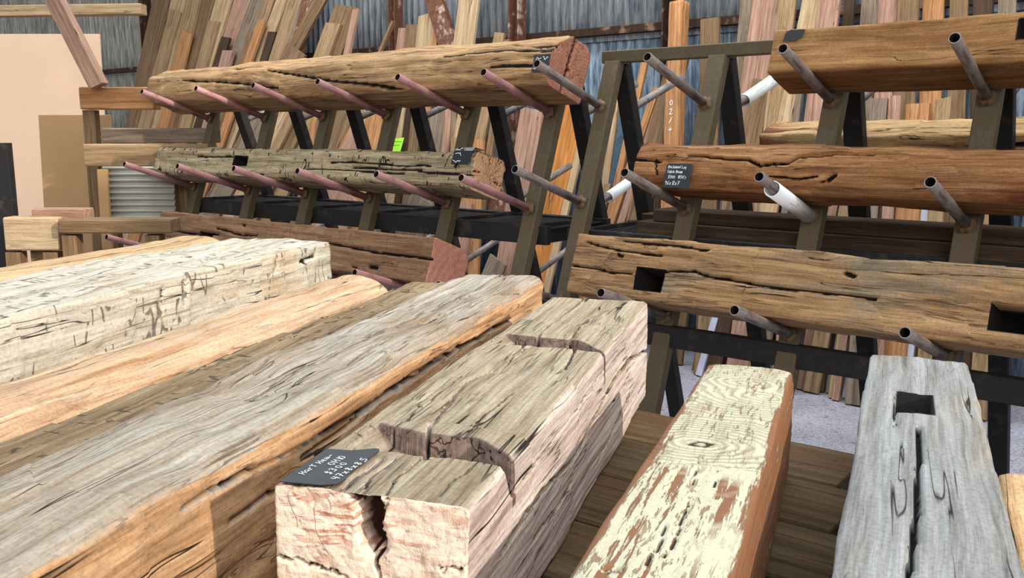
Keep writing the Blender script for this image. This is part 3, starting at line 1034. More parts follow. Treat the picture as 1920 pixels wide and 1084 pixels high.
ex5 = np.concatenate([np.arange(.11, .225, .0013), np.arange(.66, .785, .0014)])
c5 = [
    ('top', top_line(M5, H5, [(800, 862), (806, 800), (848, 752), (872, 722), (925, 697), (955, 668), (984, 650)]), .0042, .03),
    ('top', top_line(M5, H5, [(645, 912), (662, 893), (690, 878), (716, 862)]), .006, .02),
    ('top', top_line(M5, H5, [(680, 914), (694, 894), (716, 878), (745, 862)]), .0035, .014),
    ('top', top_line(M5, H5, [(722, 926), (742, 896), (765, 880), (790, 862)]), .0026, .012),
    ('top', top_line(M5, H5, [(1008, 648), (1013, 622), (1056, 590), (1096, 560)]), .005, .034),
    ('top', top_line(M5, H5, [(1066, 650), (1078, 622), (1104, 598), (1140, 582)]), .0035, .022),
    ('top', top_line(M5, H5, [(1058, 692), (1066, 675), (1078, 655), (1082, 648)]), .004, .015),
    ('top', top_line(M5, H5, [(945, 690), (965, 668), (985, 655)]), .003, .01),
    ('top', top_line(M5, H5, [(880, 812), (905, 780), (945, 752), (960, 740)]), .0028, .01),
    ('top', top_line(M5, H5, [(700, 845), (745, 800), (790, 760)]), .0025, .008),
    ('top', top_line(M5, H5, [(760, 790), (830, 735), (880, 700)]), .002, .008),
    ('top', top_line(M5, H5, [(825, 930), (850, 900), (880, 880)]), .0022, .008),
    ('right', right_line(M5, -W5 / 2, [(1214, 656), (1180, 675), (1150, 715), (1112, 790), (1085, 850), (1040, 900), (985, 960), (940, 1040)]), .0045, .016),
    ('right', right_line(M5, -W5 / 2, [(1130, 700), (1080, 770), (1020, 850), (960, 930)]), .0028, .01),
    ('right', right_line(M5, -W5 / 2, [(1180, 740), (1150, 800), (1120, 870)]), .003, .01),
    ('right', right_line(M5, -W5 / 2, [(1075, 900), (1040, 960), (1000, 1020)]), .003, .01),
    ('right', right_line(M5, -W5 / 2, [(1175, 590), (1172, 640)]), .0025, .01),
]


def endp(M, pts):
    return [(q.y, q.z) for q in (loc(M, x, y, (0, 0, 0), (1, 0, 0)) for x, y in pts)]


e5 = [
    (endp(M5, [(690, 945), (694, 975), (692, 1000), (698, 1018)]), .017, .045),
    (endp(M5, [(655, 905), (660, 935), (676, 952), (688, 962)]), .0055, .02),
    (endp(M5, [(684, 912), (684, 935)]), .004, .014),
    (endp(M5, [(702, 925), (704, 948), (698, 962)]), .007, .02),
    (endp(M5, [(724, 925), (722, 965), (710, 985)]), .002, .01),
    (endp(M5, [(520, 1045), (560, 1054), (600, 1066), (650, 1080)]), .0026, .01),
    (endp(M5, [(880, 1062), (850, 1069), (825, 1067)]), .0016, .008),
    (endp(M5, [(698, 1018), (702, 1050), (712, 1084)]), .004, .012),
]
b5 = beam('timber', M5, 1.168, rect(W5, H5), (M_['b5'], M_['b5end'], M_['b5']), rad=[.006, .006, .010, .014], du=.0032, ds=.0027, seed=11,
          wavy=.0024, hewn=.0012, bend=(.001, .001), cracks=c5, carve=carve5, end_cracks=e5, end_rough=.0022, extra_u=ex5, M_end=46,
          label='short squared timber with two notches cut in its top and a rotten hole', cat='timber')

# --- long silvery timber left of it
M4 = Mt(-.735, .12, TZ)
c4 = [
    ('top', top_line(M4, .206, [(930, 545), (850, 560), (740, 612), (640, 660), (560, 690), (480, 735)]), .004, .012),
    ('top', top_line(M4, .206, [(900, 560), (800, 600), (700, 650), (600, 705), (480, 742), (380, 790)]), .0028, .01),
    ('top', top_line(M4, .206, [(1000, 535), (930, 552), (880, 575)]), .004, .012),
    ('right', right_line(M4, -.112, [(960, 600), (850, 660), (740, 735), (600, 815), (480, 890)]), .005, .02),
    ('right', right_line(M4, -.112, [(880, 640), (780, 700), (660, 790), (560, 860)]), .004, .014),
    ('right', right_line(M4, -.112, [(700, 800), (560, 900), (430, 980)]), .004, .014),
    ('right', right_line(M4, -.112, [(480, 880), (400, 925), (345, 955)]), .006, .02),
]
beam('timber', M4, 2.18, rect(.226, .206), (M_['b4'], M_['endbrown'], M_['endbrown']), rad=[.01, .01, .022, .034], du=.006, ds=.0045, seed=12,
     wavy=.0075, hewn=.0012, bend=(.012, .006), cracks=c4, rand_cracks=4,
     label='long silvery brown timber with a rounded edge, just left of the notched one', cat='timber')
# --- low hewn timber
M3 = Mt(-.998, .1, TZ)
beam('timber', M3, 2.46, rect(.215, .131), (M_['b3'], M_['endbrown'], M_['endbrown']), rad=.008, du=.008, ds=.005, seed=13,
     wavy=.004, hewn=.003, bend=(.006, .003), rand_cracks=10, cracks=[
         ('top', top_line(M3, .131, [(370, 652), (400, 648), (440, 650), (475, 640)]), .006, .02),
         ('top', top_line(M3, .131, [(330, 683), (370, 684), (400, 680)]), .005, .016),
         ('top', top_line(M3, .131, [(478, 633), (520, 632), (555, 636)]), .005, .016),
         ('top', top_line(M3, .131, [(550, 593), (600, 596), (640, 592)]), .004, .014),
         ('top', top_line(M3, .131, [(600, 577), (640, 578), (680, 575)]), .004, .014),
         ('top', top_line(M3, .131, [(640, 562), (700, 566), (740, 564)]), .004, .014)],
     label='dull tan hewn timber lying lowest in the row, dark axe cuts across its top', cat='timber')
# --- smooth orange timber with soft edges
M2 = Mt(-1.24, .1, TZ)
beam('timber', M2, 2.34, [(-.115, 0), (.11, 0), (.115, .12), (.05, .160), (-.05, .160), (-.115, .118)],
     (M_['b2'], M_['endbrown'], M_['b2']), rad=.03, du=.010, ds=.006, seed=14, wavy=.006, hewn=.001, bend=(.006, .004), rand_cracks=2,
     label='smooth orange-brown timber with rounded edges, right of the wide bleached one', cat='timber')
# --- bleached wide hewn timber
M1 = Mt(-1.59, .1, TZ)
beam('timber', M1, 2.50, rect(.38, .243), (M_['b1'], M_['endbrown'], M_['b1']), rad=[.01, .01, .02, .016], du=.010, ds=.006, seed=15,
     wavy=.005, hewn=.004, bend=(.006, .004), rand_cracks=3, cracks=[
         ('right', right_line(M1, -.19, [(302, 545), (300, 590)]), .006, .02),
         ('right', right_line(M1, -.19, [(344, 530), (348, 575)]), .006, .02),
         ('right', right_line(M1, -.19, [(520, 480), (515, 510)]), .004, .014),
         ('right', right_line(M1, -.19, [(565, 490), (575, 492), (580, 508)]), .004, .014),
         ('right', right_line(M1, -.19, [(568, 488), (592, 480), (595, 465)]), .004, .014),
         ('top', top_line(M1, .243, [(400, 462), (450, 452), (490, 448), (570, 450)]), .006, .02),
         ('top', top_line(M1, .243, [(340, 480), (400, 488), (450, 480)]), .006, .02),
         ('top', top_line(M1, .243, [(260, 500), (340, 502), (390, 492)]), .005, .02)],
     label='wide bleached timber covered in axe marks, its side bright in the sun', cat='timber')
# --- pale timber furthest left
M0 = Mt(-1.935, .4, TZ)
beam('timber', M0, 2.22, [(-.13, 0), (.13, 0), (.13, .20), (.06, .235), (-.07, .24), (-.13, .215)], (M_['b0'], M_['endbrown'], M_['b0']), rad=.03, du=.012, ds=.008, seed=16,
     wavy=.005, hewn=.001, bend=(.006, .004), rand_cracks=2,
     label='narrow pale tan timber furthest left on the table, beside the wide bleached one', cat='timber')

# --- timber with cream paint
H6 = .191
near6 = on_z(1216, 1084, .96); far6 = on_z(1406, 688, .96)
d6 = (far6 - near6).normalized()
L6 = 1.27
o6 = far6 - d6 * L6; o6.z = TZ
M6 = frame(o6, d6, (0, 0, 1))
kn = [loc(M6, x, y, (0, 0, H6), (0, 0, 1)) for x, y in ((1313, 831), (1405, 720), (1440, 745))]
xd = loc(M6, 1310, 868, (0, 0, H6), (0, 0, 1)).x
M_['b6'] = painted([(k_.x, k_.y) for k_ in kn], xd + .004)
beam('timber', M6, L6, rect(.146, H6), (M_['b6'], M_['endbrown'], M_['b6']), rad=[.008, .008, .010, .010], du=.004, ds=.003, seed=17,
     wavy=.002, hewn=.0003, bend=(.001, .001), edge_wear=.004, cracks=[
         ('top', top_line(M6, H6, [(1290, 830), (1310, 826), (1338, 829), (1315, 835), (1290, 831)]), .005, .004),
         ('top', top_line(M6, H6, [(1215, 864), (1260, 866), (1300, 866), (1360, 872), (1410, 872)]), .003, .005),
         ('top', top_line(M6, H6, [(1370, 840), (1395, 842)]), .003, .006),
         ('top', top_line(M6, H6, [(1372, 826), (1392, 828)]), .003, .006),
         ('top', top_line(M6, H6, [(1138, 1065), (1158, 1065)]), .007, .012),
         ('top', top_line(M6, H6, [(1312, 862), (1305, 900), (1290, 945), (1275, 990), (1240, 1050)]), .0016, .006),
         ('top', top_line(M6, H6, [(1350, 880), (1342, 912)]), .0016, .006),
         ('top', top_line(M6, H6, [(1250, 980), (1235, 1020), (1212, 1060)]), .0018, .006)],
     label='timber with flaking cream paint on top and bare orange-brown edges', cat='timber')

# --- grey barn timber on the right
H7 = .165
n7 = on_z(1740, 1084, TZ + H7); f7 = on_z(1722, 672, TZ + H7)
d7 = (f7 - n7).normalized(); L7 = 1.5
o7 = f7 - d7 * L7; o7.z = TZ
M7 = frame(o7, d7, (0, 0, 1))


def pocket_top(M, h, x0, x1, y0, y1, d):
    p = [loc(M, x, y, (0, 0, h), (0, 0, 1)) for x, y in ((x0, y1), (x1, y1), (x0, y0), (x1, y0))]
    xs = (p[0].x + p[1].x) / 2, (p[2].x + p[3].x) / 2
    ys = (p[0].y + p[2].y) / 2, (p[1].y + p[3].y) / 2
    return ('top', min(xs), max(xs), min(ys), max(ys), d)


beam('timber', M7, L7, rect(.172, H7), (M_['b7'], M_['endbrown'], M_['endbrown']), rad=.010, du=.005, ds=.004, seed=18,
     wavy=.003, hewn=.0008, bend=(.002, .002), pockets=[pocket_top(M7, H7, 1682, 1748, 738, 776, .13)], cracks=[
         ('top', top_line(M7, H7, [(1676, 740), (1678, 800)]), .003, .012),
         ('top', top_line(M7, H7, [(1722, 800), (1722, 880), (1716, 980), (1700, 1084)]), .005, .02)],
     label='grey weathered timber with a square mortise hole, right of the painted one', cat='timber')
n8 = on_z(1965, 1084, TZ + .12); f8 = on_z(1922, 905, TZ + .12)
M8 = frame(Vector((n8.x + .03, n8.y, TZ)), (f8 - n8), (0, 0, 1))
beam('timber', M8, (f8 - n8).length, rect(.12, .12), (M_['b8'], M_['b8'], M_['b8']), rad=.01, du=.01, ds=.01, seed=19, rand_cracks=2,
     label='honey coloured timber at the right edge, beside the grey barn timber', cat='timber')
# boards that carry the two right-hand timbers
v_, f_ = box_mesh(0, .62, 0, .16, -.05, 0, .004)
for k, uu in enumerate((1.28, .62)):
    Mb = frame(tab(.15, uu, TZ - .001), CV, (0, 0, 1))
    t8 = empty('trestle', tab(.46, uu + .08, 0), ['brown trestle under the far end of the grey barn timber', 'brown trestle under the near end of the grey barn timber'][k], 'trestle')
    o = mesh_obj('top_board', v_, f_, M_['table'], M=Mb)
    o.parent = t8; o.matrix_parent_inverse = Matrix.Translation(-t8.location)
    for c_ in (.22, .70):
        o = bar('leg', tab(c_, uu + .08, 0), tab(c_, uu + .08, TZ - .052), .07, .07, M_['table'], up=CV)
        o.parent = t8; o.matrix_parent_inverse = Matrix.Translation(-t8.location)


# ================================================================== RACKS
e1v = N * math.cos(AL) + Vector((0, 0, math.sin(AL)))
e2v = -N * math.sin(BE) + Vector((0, 0, math.cos(BE)))
OFF = .063
ARM = .412
LEVEL = {'L': (1.438, 1.062, .688), 'R': (1.457, 1.098, .733)}


def leg_o(z):
    return OFF + SL * (ZA - z)


def rack(side, ts, label, name):
    c = W(sum(ts) / len(ts), 0, 0)
    root = empty(name, c, label, 'rack')
    inv = Matrix.Translation(-c)

    def P(o):
        o.parent = root; o.matrix_parent_inverse = inv
        return o
    for k, t in enumerate(ts):
        for sg in (1, -1):
            topz = ZA - .016
            a = W(t, sg * (leg_o(0.004) - .022), 0.004); b = W(t, sg * .0245, topz)
            up = (e1v if sg > 0 else (-N * math.cos(AL) + Vector((0, 0, math.sin(AL)))))
            # bar(): 'up' is the thin direction
            lg_ = P(bar('leg', a, b, .066, .045, M_['steel'] if sg > 0 else M_['steel_dark'], up=up, bev=.003))
            for i, z in enumerate(LEVEL[side]):
                root_o = leg_o(z)
                ev = e1v if sg > 0 else (-N * math.cos(AL) + Vector((0, 0, math.sin(AL))))
                p0 = W(t, sg * (root_o), z); p1 = p0 + ev * ARM
                if sg < 0 and side == 'R' and i == 2: continue
                mat = M_['primer'] if (side == 'L' or sg < 0) and not (sg < 0) else M_['pipe']
                if side == 'L' and sg > 0: mat = M_['primer']
                arm = P(tube('support_arm', p0, p1, .0155, .003, mat))
                if sg > 0:
                    wv = []; wf = []
                    m_ = 20
                    for rr, xx in ((.026, 0.0005), (.021, .006), (.0157, .013)):
                        for q in range(m_):
                            an = 2 * math.pi * q / m_
                            jj = 1 + .10 * math.sin(an * 5 + t * 9) + .06 * math.sin(an * 9 + i)
                            wv.append((xx, rr * jj * math.cos(an), rr * jj * math.sin(an)))
                    for r_ in range(2):
                        for q in range(m_):
                            q2 = (q + 1) % m_
                            wf.append((r_ * m_ + q, r_ * m_ + q2, (r_ + 1) * m_ + q2, (r_ + 1) * m_ + q))
                    w_ = mesh_obj('weld', wv, wf, M_['weld'], M=frame(p0 - ev * .001, ev, (0.1, 0.2, 1)))
                    w_.parent = arm; w_.matrix_parent_inverse = arm.matrix_basis.inverted()
        # tie between the two legs of a frame
        zt = .955
        a = W(t, leg_o(zt) - .05, zt); b = W(t, -leg_o(zt) + .05, zt)
        P(bar('cross_tie', a, b, .012, .085, M_['steel_dark']))
    ta, tb = ts[0] - .07, ts[-1] + .07
    if side == 'R':
        P(bar('top_rail', W(ta + .01, 0, ZA + .008), W(ts[-1] - .02, 0, ZA + .008), .05, .046, M_['steel']))
        P(bar('rail', W(ta + .05, .36, .665), W(tb, .36, .665), .03, .075, M_['steel_dark']))
    else:
        P(bar('top_rail', W(ta, 0, ZA - .02), W(tb, 0, ZA - .02), .05, .05, M_['steel']))
    for sg in (1, -1):
        zr = .955
        P(bar('rail', W(ta, sg * (leg_o(zr) - .075), zr), W(tb, sg * (leg_o(zr) - .075), zr), .03, .075, M_['steel_dark']))
    # the slatted shelf between the rails
    v = []; f = []
    n = int((tb - ta) / .035)
    hw = leg_o(.955) - .09
    for i in range(n):
        t = ta + .02 + i * .035
        b = len(v)
        for (dt, do, dz) in ((0, -hw, 0), (.018, -hw, 0), (.018, hw, 0), (0, hw, 0), (0, -hw, .006), (.018, -hw, .006), (.018, hw, .006), (0, hw, .006)):
            v.append(W(t + dt, do, .975 + dz))
        f += [tuple(b + q for q in s_) for s_ in ((3, 2, 1, 0), (4, 5, 6, 7), (0, 1, 5, 4), (1, 2, 6, 5), (2, 3, 7, 6), (3, 0, 4, 7))]
    P(mesh_obj('shelf_grate', v, f, M_['steel_dark']))
    return root


TL = [-2.64, -2.125, -1.65, -1.184, -.69, -.24]
TR = [0.0, .443, .89, 1.345, 1.80]
rack('L', TL, 'long steel lumber rack on the left with pinkish red pipe arms', 'lumber_rack')
rack('R', TR, 'steel lumber rack on the right with bare grey pipe arms and a flat top bar', 'lumber_rack')


def Mr(side, lvl, t, sg=1, lift=0.0):
    z = LEVEL[side][lvl]; o = leg_o(z)
    if sg > 0:
        p = W(t, o, z) + e2v * (.0165 + lift) + e1v * .004
        return frame(p, R, e2v)
    e1b = -N * math.cos(AL) + Vector((0, 0, math.sin(AL)))
    e2b = N * math.sin(BE) + Vector((0, 0, math.cos(BE)))
    p = W(t, -o, z) + e2b * (.0165 + lift) + e1b * .004
    return frame(p, R, e2b)


def rb(D, h):
    return [(-D, 0), (0, 0), (0, h), (-D, h)]


def pocket_front(M, D, x0, x1, y0, y1, d):
    a = loc(M, x0, y1, (0, -D, 0), (0, 1, 0)); b = loc(M, x1, y0, (0, -D, 0), (0, 1, 0))
    return ('right', min(a.x, b.x), max(a.x, b.x), min(a.z, b.z), max(a.z, b.z), d)


def front_line(M, D, pts):
    return [(q.x, q.z) for q in (loc(M, x, y, (0, -D, 0), (0, 1, 0)) for x, y in pts)]


# left rack, top
t0 = -2.93; M = Mr('L', 0, t0, 1, .006)
beam('timber', M, -.09 - t0, [(-.20, 0), (-.01, 0), (.0, .03), (0, .19), (-.03, .22), (-.13, .225), (-.235, .135), (-.24, .035)],
     (M_['LT'], M_['endbrown'], M_['LTend']), rad=.02, du=.011, ds=.008, seed=21, wavy=.009, hewn=.002, bend=(.01, .006), rand_cracks=9,
     ec_end=1, end_cracks=[([(-.10, .24), (-.12, .10), (-.13, -.02)], .012, .02)], M_end=22, taper=1.06, cracks=[
         ('right', front_line(M, .24, [(340, 150), (400, 152), (470, 158), (520, 165)]), .006, .02),
         ('right', front_line(M, .24, [(500, 130), (620, 150), (760, 165)]), .005, .016)],
     label='thick round-edged old timber on the top arms of the left rack, red sawn end', cat='timber')
# left rack, middle
t0 = -2.75; M = Mr('L', 1, t0, 1, .003)
beam('timber', M, -.395 - t0, [(-.185, .012), (-.16, 0), (0, 0), (0, .14), (-.02, .158), (-.17, .156), (-.19, .135)],
     (M_['LM'], M_['endbrown'], M_['LMend']), rad=.022, du=.009, ds=.006, seed=22, wavy=.004, hewn=.004, bend=(.008, .005), rand_cracks=7,
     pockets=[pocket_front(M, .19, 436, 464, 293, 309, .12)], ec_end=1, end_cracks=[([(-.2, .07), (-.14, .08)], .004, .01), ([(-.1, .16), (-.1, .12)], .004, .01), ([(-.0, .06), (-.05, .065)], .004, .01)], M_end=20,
     label='grey axe-hewn timber on the middle arms of the left rack, bright orange sawn end', cat='timber')
# left rack, lowest
t0 = -2.50; M = Mr('L', 2, t0, 1, .003)
beam('timber', M, -.49 - t0, [(-.22, 0), (0, .0), (.0, .14), (-.03, .175), (-.22, .184)],
     (M_['LB'], M_['endbrown'], M_['LBend']), rad=.008, du=.009, ds=.006, seed=23, wavy=.003, hewn=.0015, bend=(.005, .004), rand_cracks=0,
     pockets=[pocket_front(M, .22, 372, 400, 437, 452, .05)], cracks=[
         ('right', front_line(M, .22, [(300, 428), (360, 438), (410, 440)]), .006, .02),
         ('right', front_line(M, .22, [(610, 455), (700, 472), (780, 482), (815, 486)]), .0045, .02),
         ('right', front_line(M, .22, [(455, 421), (459, 424)]), .010, .012), ('right', front_line(M, .22, [(692, 500), (706, 502)]), .014, .016),
         ('right', front_line(M, .22, [(660, 500), (666, 502)]), .008, .012),
         ('right', front_line(M, .22, [(405, 428), (450, 440), (480, 442)]), .005, .016)], M_end=18,
     label='smooth brown timber on the lowest arms of the left rack, pink sawn end', cat='timber')
# right rack, top
t0 = .755; M = Mr('R', 0, t0, 1, .002)
beam('timber', M, 1.35, rb(.2, .142), (M_['RT'], M_['endbrown'], M_['endbrown']), rad=.008, du=.010, ds=.008, seed=24, wavy=.004, hewn=.001, bend=(.006, .006),
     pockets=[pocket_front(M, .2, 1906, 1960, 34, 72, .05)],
     label='honey brown squared timber on the top arms of the right rack', cat='timber')
# right rack, middle
t0 = .335; M = Mr('R', 1, t0, 1, .008)
beam('timber', M, 1.75, [(-.15, 0), (-.02, 0), (0, .03), (0, .13), (-.05, .165), (-.15, .155), (-.195, .115), (-.19, .03)],
     (M_['RM'], M_['endbrown'], M_['endbrown']), rad=.03, du=.007, ds=.005, seed=25, wavy=.008, hewn=.002, bend=(.010, .008), rand_cracks=1, cracks=[
         ('right', front_line(M, .19, [(1290, 292), (1380, 300), (1400, 298), (1425, 312), (1480, 306), (1500, 294), (1560, 288), (1680, 284)]), .007, .03),
         ('right', front_line(M, .19, [(1180, 300), (1240, 306)]), .004, .014),
         ('right', front_line(M, .19, [(1228, 300), (1232, 330)]), .004, .01),
         ('right', front_line(M, .19, [(1440, 332), (1500, 336), (1530, 330)]), .004, .014),
         ('right', front_line(M, .19, [(1550, 340), (1564, 330)]), .011, .014), ('right', front_line(M, .19, [(1537, 344), (1541, 342)]), .006, .02),
         ('right', front_line(M, .19, [(1222, 364), (1228, 361)]), .007, .01)],
     label='red-brown log with a long curved crack on middle arms of right rack', cat='timber')
MRM = M
# right rack, low
t0 = .165; M = Mr('R', 2, t0, 1, .002)
beam('timber', M, 1.9, rb(.2, .208), (M_['RB'], M_['endbrown'], M_['endbrown']), rad=.010, du=.007, ds=.005, seed=26, wavy=.005, hewn=.002, bend=(.008, .010), rand_cracks=4,
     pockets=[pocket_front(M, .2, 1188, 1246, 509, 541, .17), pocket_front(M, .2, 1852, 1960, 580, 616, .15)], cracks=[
         ('right', front_line(M, .2, [(1062, 496), (1110, 503), (1150, 512), (1185, 515)]), .006, .02),
         ('right', front_line(M, .2, [(1248, 510), (1300, 508), (1330, 520), (1420, 535), (1500, 545), (1640, 560)]), .006, .02),
         ('right', front_line(M, .2, [(1100, 455), (1160, 470), (1240, 480)]), .004, .014),
         ('right', front_line(M, .2, [(1158, 478), (1166, 482)]), .010, .010), ('right', front_line(M, .2, [(1586, 512), (1600, 518)]), .012, .012),
         ('right', front_line(M, .2, [(1170, 452), (1260, 462), (1330, 470)]), .004, .012)],
     label='khaki weathered timber with a rectangular mortise on the lowest arms of the right rack', cat='timber')
MRB = M
# a beam on the far side of the right rack
M = Mr('R', 1, .52, -1, .002)
beam('timber', M, 1.35, [(0, 0), (.17, 0), (.17, .245), (0, .245)], (M_['back_beam'],) * 3, rad=.012, du=.012, ds=.009, seed=27, wavy=.008, hewn=.003, rand_cracks=6,
     label='golden rough-split timber on the far side arms of the right rack', cat='timber')
# boards lying on the shelf of the right rack
for k, (ta, tb_, oo, zz, ww, hh) in enumerate(((.20, 1.95, .10, .982, .16, .05), (.26, 1.9, .09, 1.033, .15, .045), (.10, 1.7, -.10, .982, .17, .06))):
    v_, f_ = box_mesh(0, tb_ - ta, -ww / 2, ww / 2, 0, hh, .004)
    mesh_obj('board', v_, f_, M_['plD'], M=frame(W(ta, oo - .02, zz), R, (0, 0, 1)),
             label=['dark board lying under another at the front of the right rack shelf', 'dark brown board lying on top of the dark one on the right rack shelf',
                    'thick dark board at the back of the right rack shelf'][k], cat='board')


# ---- sleeves on the pipe arms
def arm_line(side, i, t, sg):
    z = LEVEL[side][i]
    ev = e1v if sg > 0 else (-N * math.cos(AL) + Vector((0, 0, math.sin(AL))))
    p0 = W(t, sg * leg_o(z), z)
    return p0, p0 + ev * ARM, ev


for (side, i, t, sg, s0, s1, lab, marks) in (
        ('R', 1, .89, 1, .02, .315, 'white plastic sleeve on a front middle arm of the right rack, before the log', True),
        ('R', 0, .443, -1, .07, .425, 'white plastic sleeve on an upper far side arm behind the top bar', True),
        ('L', 1, -.24, -1, .06, .29, 'short white plastic sleeve on a far side arm seen against the orange panel', False)):
    p0, p1, ev = arm_line(side, i, t, sg)
    low = -Vector((0, 0, 1)) * .0062
    a = p0 + ev * s0 + low; b = p0 + ev * s1 + low
    root = sleeve('pipe_sleeve', a, b, .0245, .0024, M_['pvc'], label=lab, cat='pipe sleeve')
    root.data.polygons.foreach_set('use_smooth', [abs(p.normal.x) < .5 for p in root.data.polygons])
    if marks:
        lines = scribble(.06, -.003, .05, .004, 4, 9) + scribble(.15, -.003, .10, .004, 5, 16) + scribble(.10, .006, .02, .003, 6, 4)
        mk = bpy.data.objects
        # small print follows the curve of the pipe
        vv = []; ff = []
        LEN = (b - a).length
        toward = (Vector((0, 0, H)) - (a + b) / 2)
        Mi = root.matrix_world.inverted().to_3x3()
        tl = Mi @ toward; ang0 = math.atan2(tl.z, tl.y)
        for ln in lines:
            for (x0, y0), (x1, y1) in zip(ln[:-1], ln[1:]):
                for sgn in (0,):
                    b0 = len(vv)
                    for (xx, yy) in ((x0, y0 - .0007), (x1, y1 - .0007), (x1, y1 + .0007), (x0, y0 + .0007)):
                        an = ang0 + yy / .0245
                        vv.append((LEN - .04 - xx, .02454 * math.cos(an), .02454 * math.sin(an)))
                    ff.append((b0, b0 + 1, b0 + 2, b0 + 3))
        w_ = mesh_obj('printed_marks', vv, ff, M_['print'])
        w_.parent = root


# ================================================================== PRICE CARDS
def card(outline, thick, mat, M, name='price_card', **kw):
    n = len(outline)
    v = [(x, y, 0) for x, y in outline] + [(x, y, thick) for x, y in outline]
    f = [tuple(range(n - 1, -1, -1)), tuple(range(n, 2 * n))] + [(i, (i + 1) % n, n + (i + 1) % n, n + i) for i in range(n)]
    return mesh_obj(name, v, f, mat, M=M, **kw)


def child_marks(root, lines, width, mat, lift, name='writing'):
    o = strokes(name, lines, width, mat, None, lift)
    o.parent = root
    return o


def rrect(w, h, r, n=5):
    out = []
    for cx, cy, a0 in ((w - r, r, -90), (w - r, h - r, 0), (r, h - r, 90), (r, r, 180)):
        for i in range(n + 1):
            a = math.radians(a0 + 90 * i / n)
            out.append((cx + r * math.cos(a), cy + r * math.sin(a)))
    return out


# card on the notched timber
zc = TZ + H5 + .0035
O = on_z(567, 892, zc); X_ = on_z(627, 851, zc) - O
MC = frame(O, X_, (0, 0, 1))
MCi = MC.inverted()


def cl(x, y):
    q = MCi @ on_z(x, y, zc); return (q.x, q.y)


outl = [cl(*p) for p in ((524, 904), (600, 911), (632, 909), (648, 900), (652, 892), (690, 862), (711, 847), (711, 843), (704, 842), (660, 846), (612, 843))]
pc = card(outl, .0010, M_['slate'], MC, label='black price card with white handwriting on the notched timber', cat='price card')
wt = []
rr_ = random.Random(8)


def line_at(text, x, y, x2, y2):
    a = cl(x, y); b = cl(x2, y2)
    L = math.hypot(b[0] - a[0], b[1] - a[1])
    unit = sum(.6 if c == ' ' else (.45 if c in "il.'1I" else 1.1 if c == 'm' else 1.0) for c in text)
    size = L / unit
    ang = math.atan2(b[1] - a[1], b[0] - a[0])
    for ln in write(text, 0, 0, size, rr_, 1.0, .72):
        wt.append([(a[0] + px * math.cos(ang) - py * math.sin(ang), a[1] + px * math.sin(ang) + py * math.cos(ang)) for px, py in ln])


line_at('HarT Hem-', 570, 892, 628, 855)
line_at('OHIO', 625, 875, 652, 858)
line_at('$300', 619, 892, 655, 870)
line_at('47x8x8.5', 632, 902, 694, 862)
child_marks(pc, wt, .0011, M_['chalk'], .0016)

# card on the red-brown log
p = loc(MRM, 1243, 352, (0, -.201, 0), (0, 1, 0)); q = loc(MRM, 1290, 352, (0, -.201, 0), (0, 1, 0))
MT = frame(MRM @ Vector((p.x, -.203, p.z)), R, MRM.to_3x3() @ Vector((0, -1, 0)))
# local: x right, z outward, y = z cross x (up)
ca = card(rrect(.094, .082, .008), .0012, M_['slate'], MT, label='small black price card with four lines of white writing on the red-brown log', cat='price card')
tx = []
for s_, x, y, sz in (('Reclaimed Log', .008, .066, .0063), ('Cabin Beam', .008, .050, .0066), ("$300  1850's", .014, .032, .0072), ('96x12x7', .006, .010, .0092)):
    s2 = {'Reclaimed Log': 'Reclaimed Log'}.get(s_, s_)
    tx += write(s2, x, y, sz, rr_, .92)
child_marks(ca, tx, .0013, M_['chalk'], .0020)

# card on the thick top-left timber
MLT = Mr('L', 0, -2.93, 1, .006)
p = loc(MLT, 998, 136, (0, -.25, 0), (0, 1, 0))
MT = frame(MLT @ Vector((p.x, -.256, p.z)), R, MLT.to_3x3() @ Vector((0, -1, 0)))
cb = card(rrect(.075, .066, .004), .0012, M_['slate'], MT, label='small black tag behind a pipe end near the red sawn timber end', cat='price card')
child_marks(cb, scribble(.012, .044, .022, .012, 1, 6) + scribble(.042, .044, .024, .012, 2, 5) + scribble(.008, .026, .02, .01, 3, 4) + scribble(.006, .008, .02, .01, 9, 4), .0022, M_['chalk'], .002)

# shiny card bent over the grey hewn timber
MLM = Mr('L', 1, -2.75, 1, .003)
a = loc(MLM, 846, 307, (0, -.197, 0), (0, 1, 0)); b = loc(MLM, 880, 308, (0, -.197, 0), (0, 1, 0))
w0 = b.x - a.x
prof = [(-.199, a.z), (-.199, .150), (-.190, .166), (-.13, .172)]
vv = []; ff = []
for j, (yy, zz) in enumerate(prof):
    for i in range(2):
        vv.append((a.x + i * w0 + j * .004, yy, zz))
for j, (yy, zz) in enumerate(prof):
    for i in range(2):
        vv.append((a.x + i * w0 + j * .004, yy + .0012, zz - .0012))
for j in range(3):
    ff += [(j * 2, j * 2 + 1, j * 2 + 3, j * 2 + 2), (8 + j * 2 + 1, 8 + j * 2, 8 + j * 2 + 2, 8 + j * 2 + 3),
           (j * 2, j * 2 + 2, 8 + j * 2 + 2, 8 + j * 2), (j * 2 + 1, 8 + j * 2 + 1, 8 + j * 2 + 3, j * 2 + 3)]
ff += [(0, 8, 9, 1), (6, 7, 15, 14)]
cc = mesh_obj('price_card', vv, ff, M_['silver'], M=MLM, label='shiny card with white writing folded over the orange-ended grey hewn timber', cat='price card')
ms = strokes('writing', scribble(.012, .10 - .0, .03, .01, 4, 7) + scribble(.010, .078, .03, .012, 5, 6) + scribble(.004, .05, .04, .01, 6, 9), .0024, M_['chalk'], None, .0004)
ms.parent = cc
ms.matrix_local = frame((a.x + .005, -.2002, a.z - .045), (1, 0, 0), (0, -1, 0))

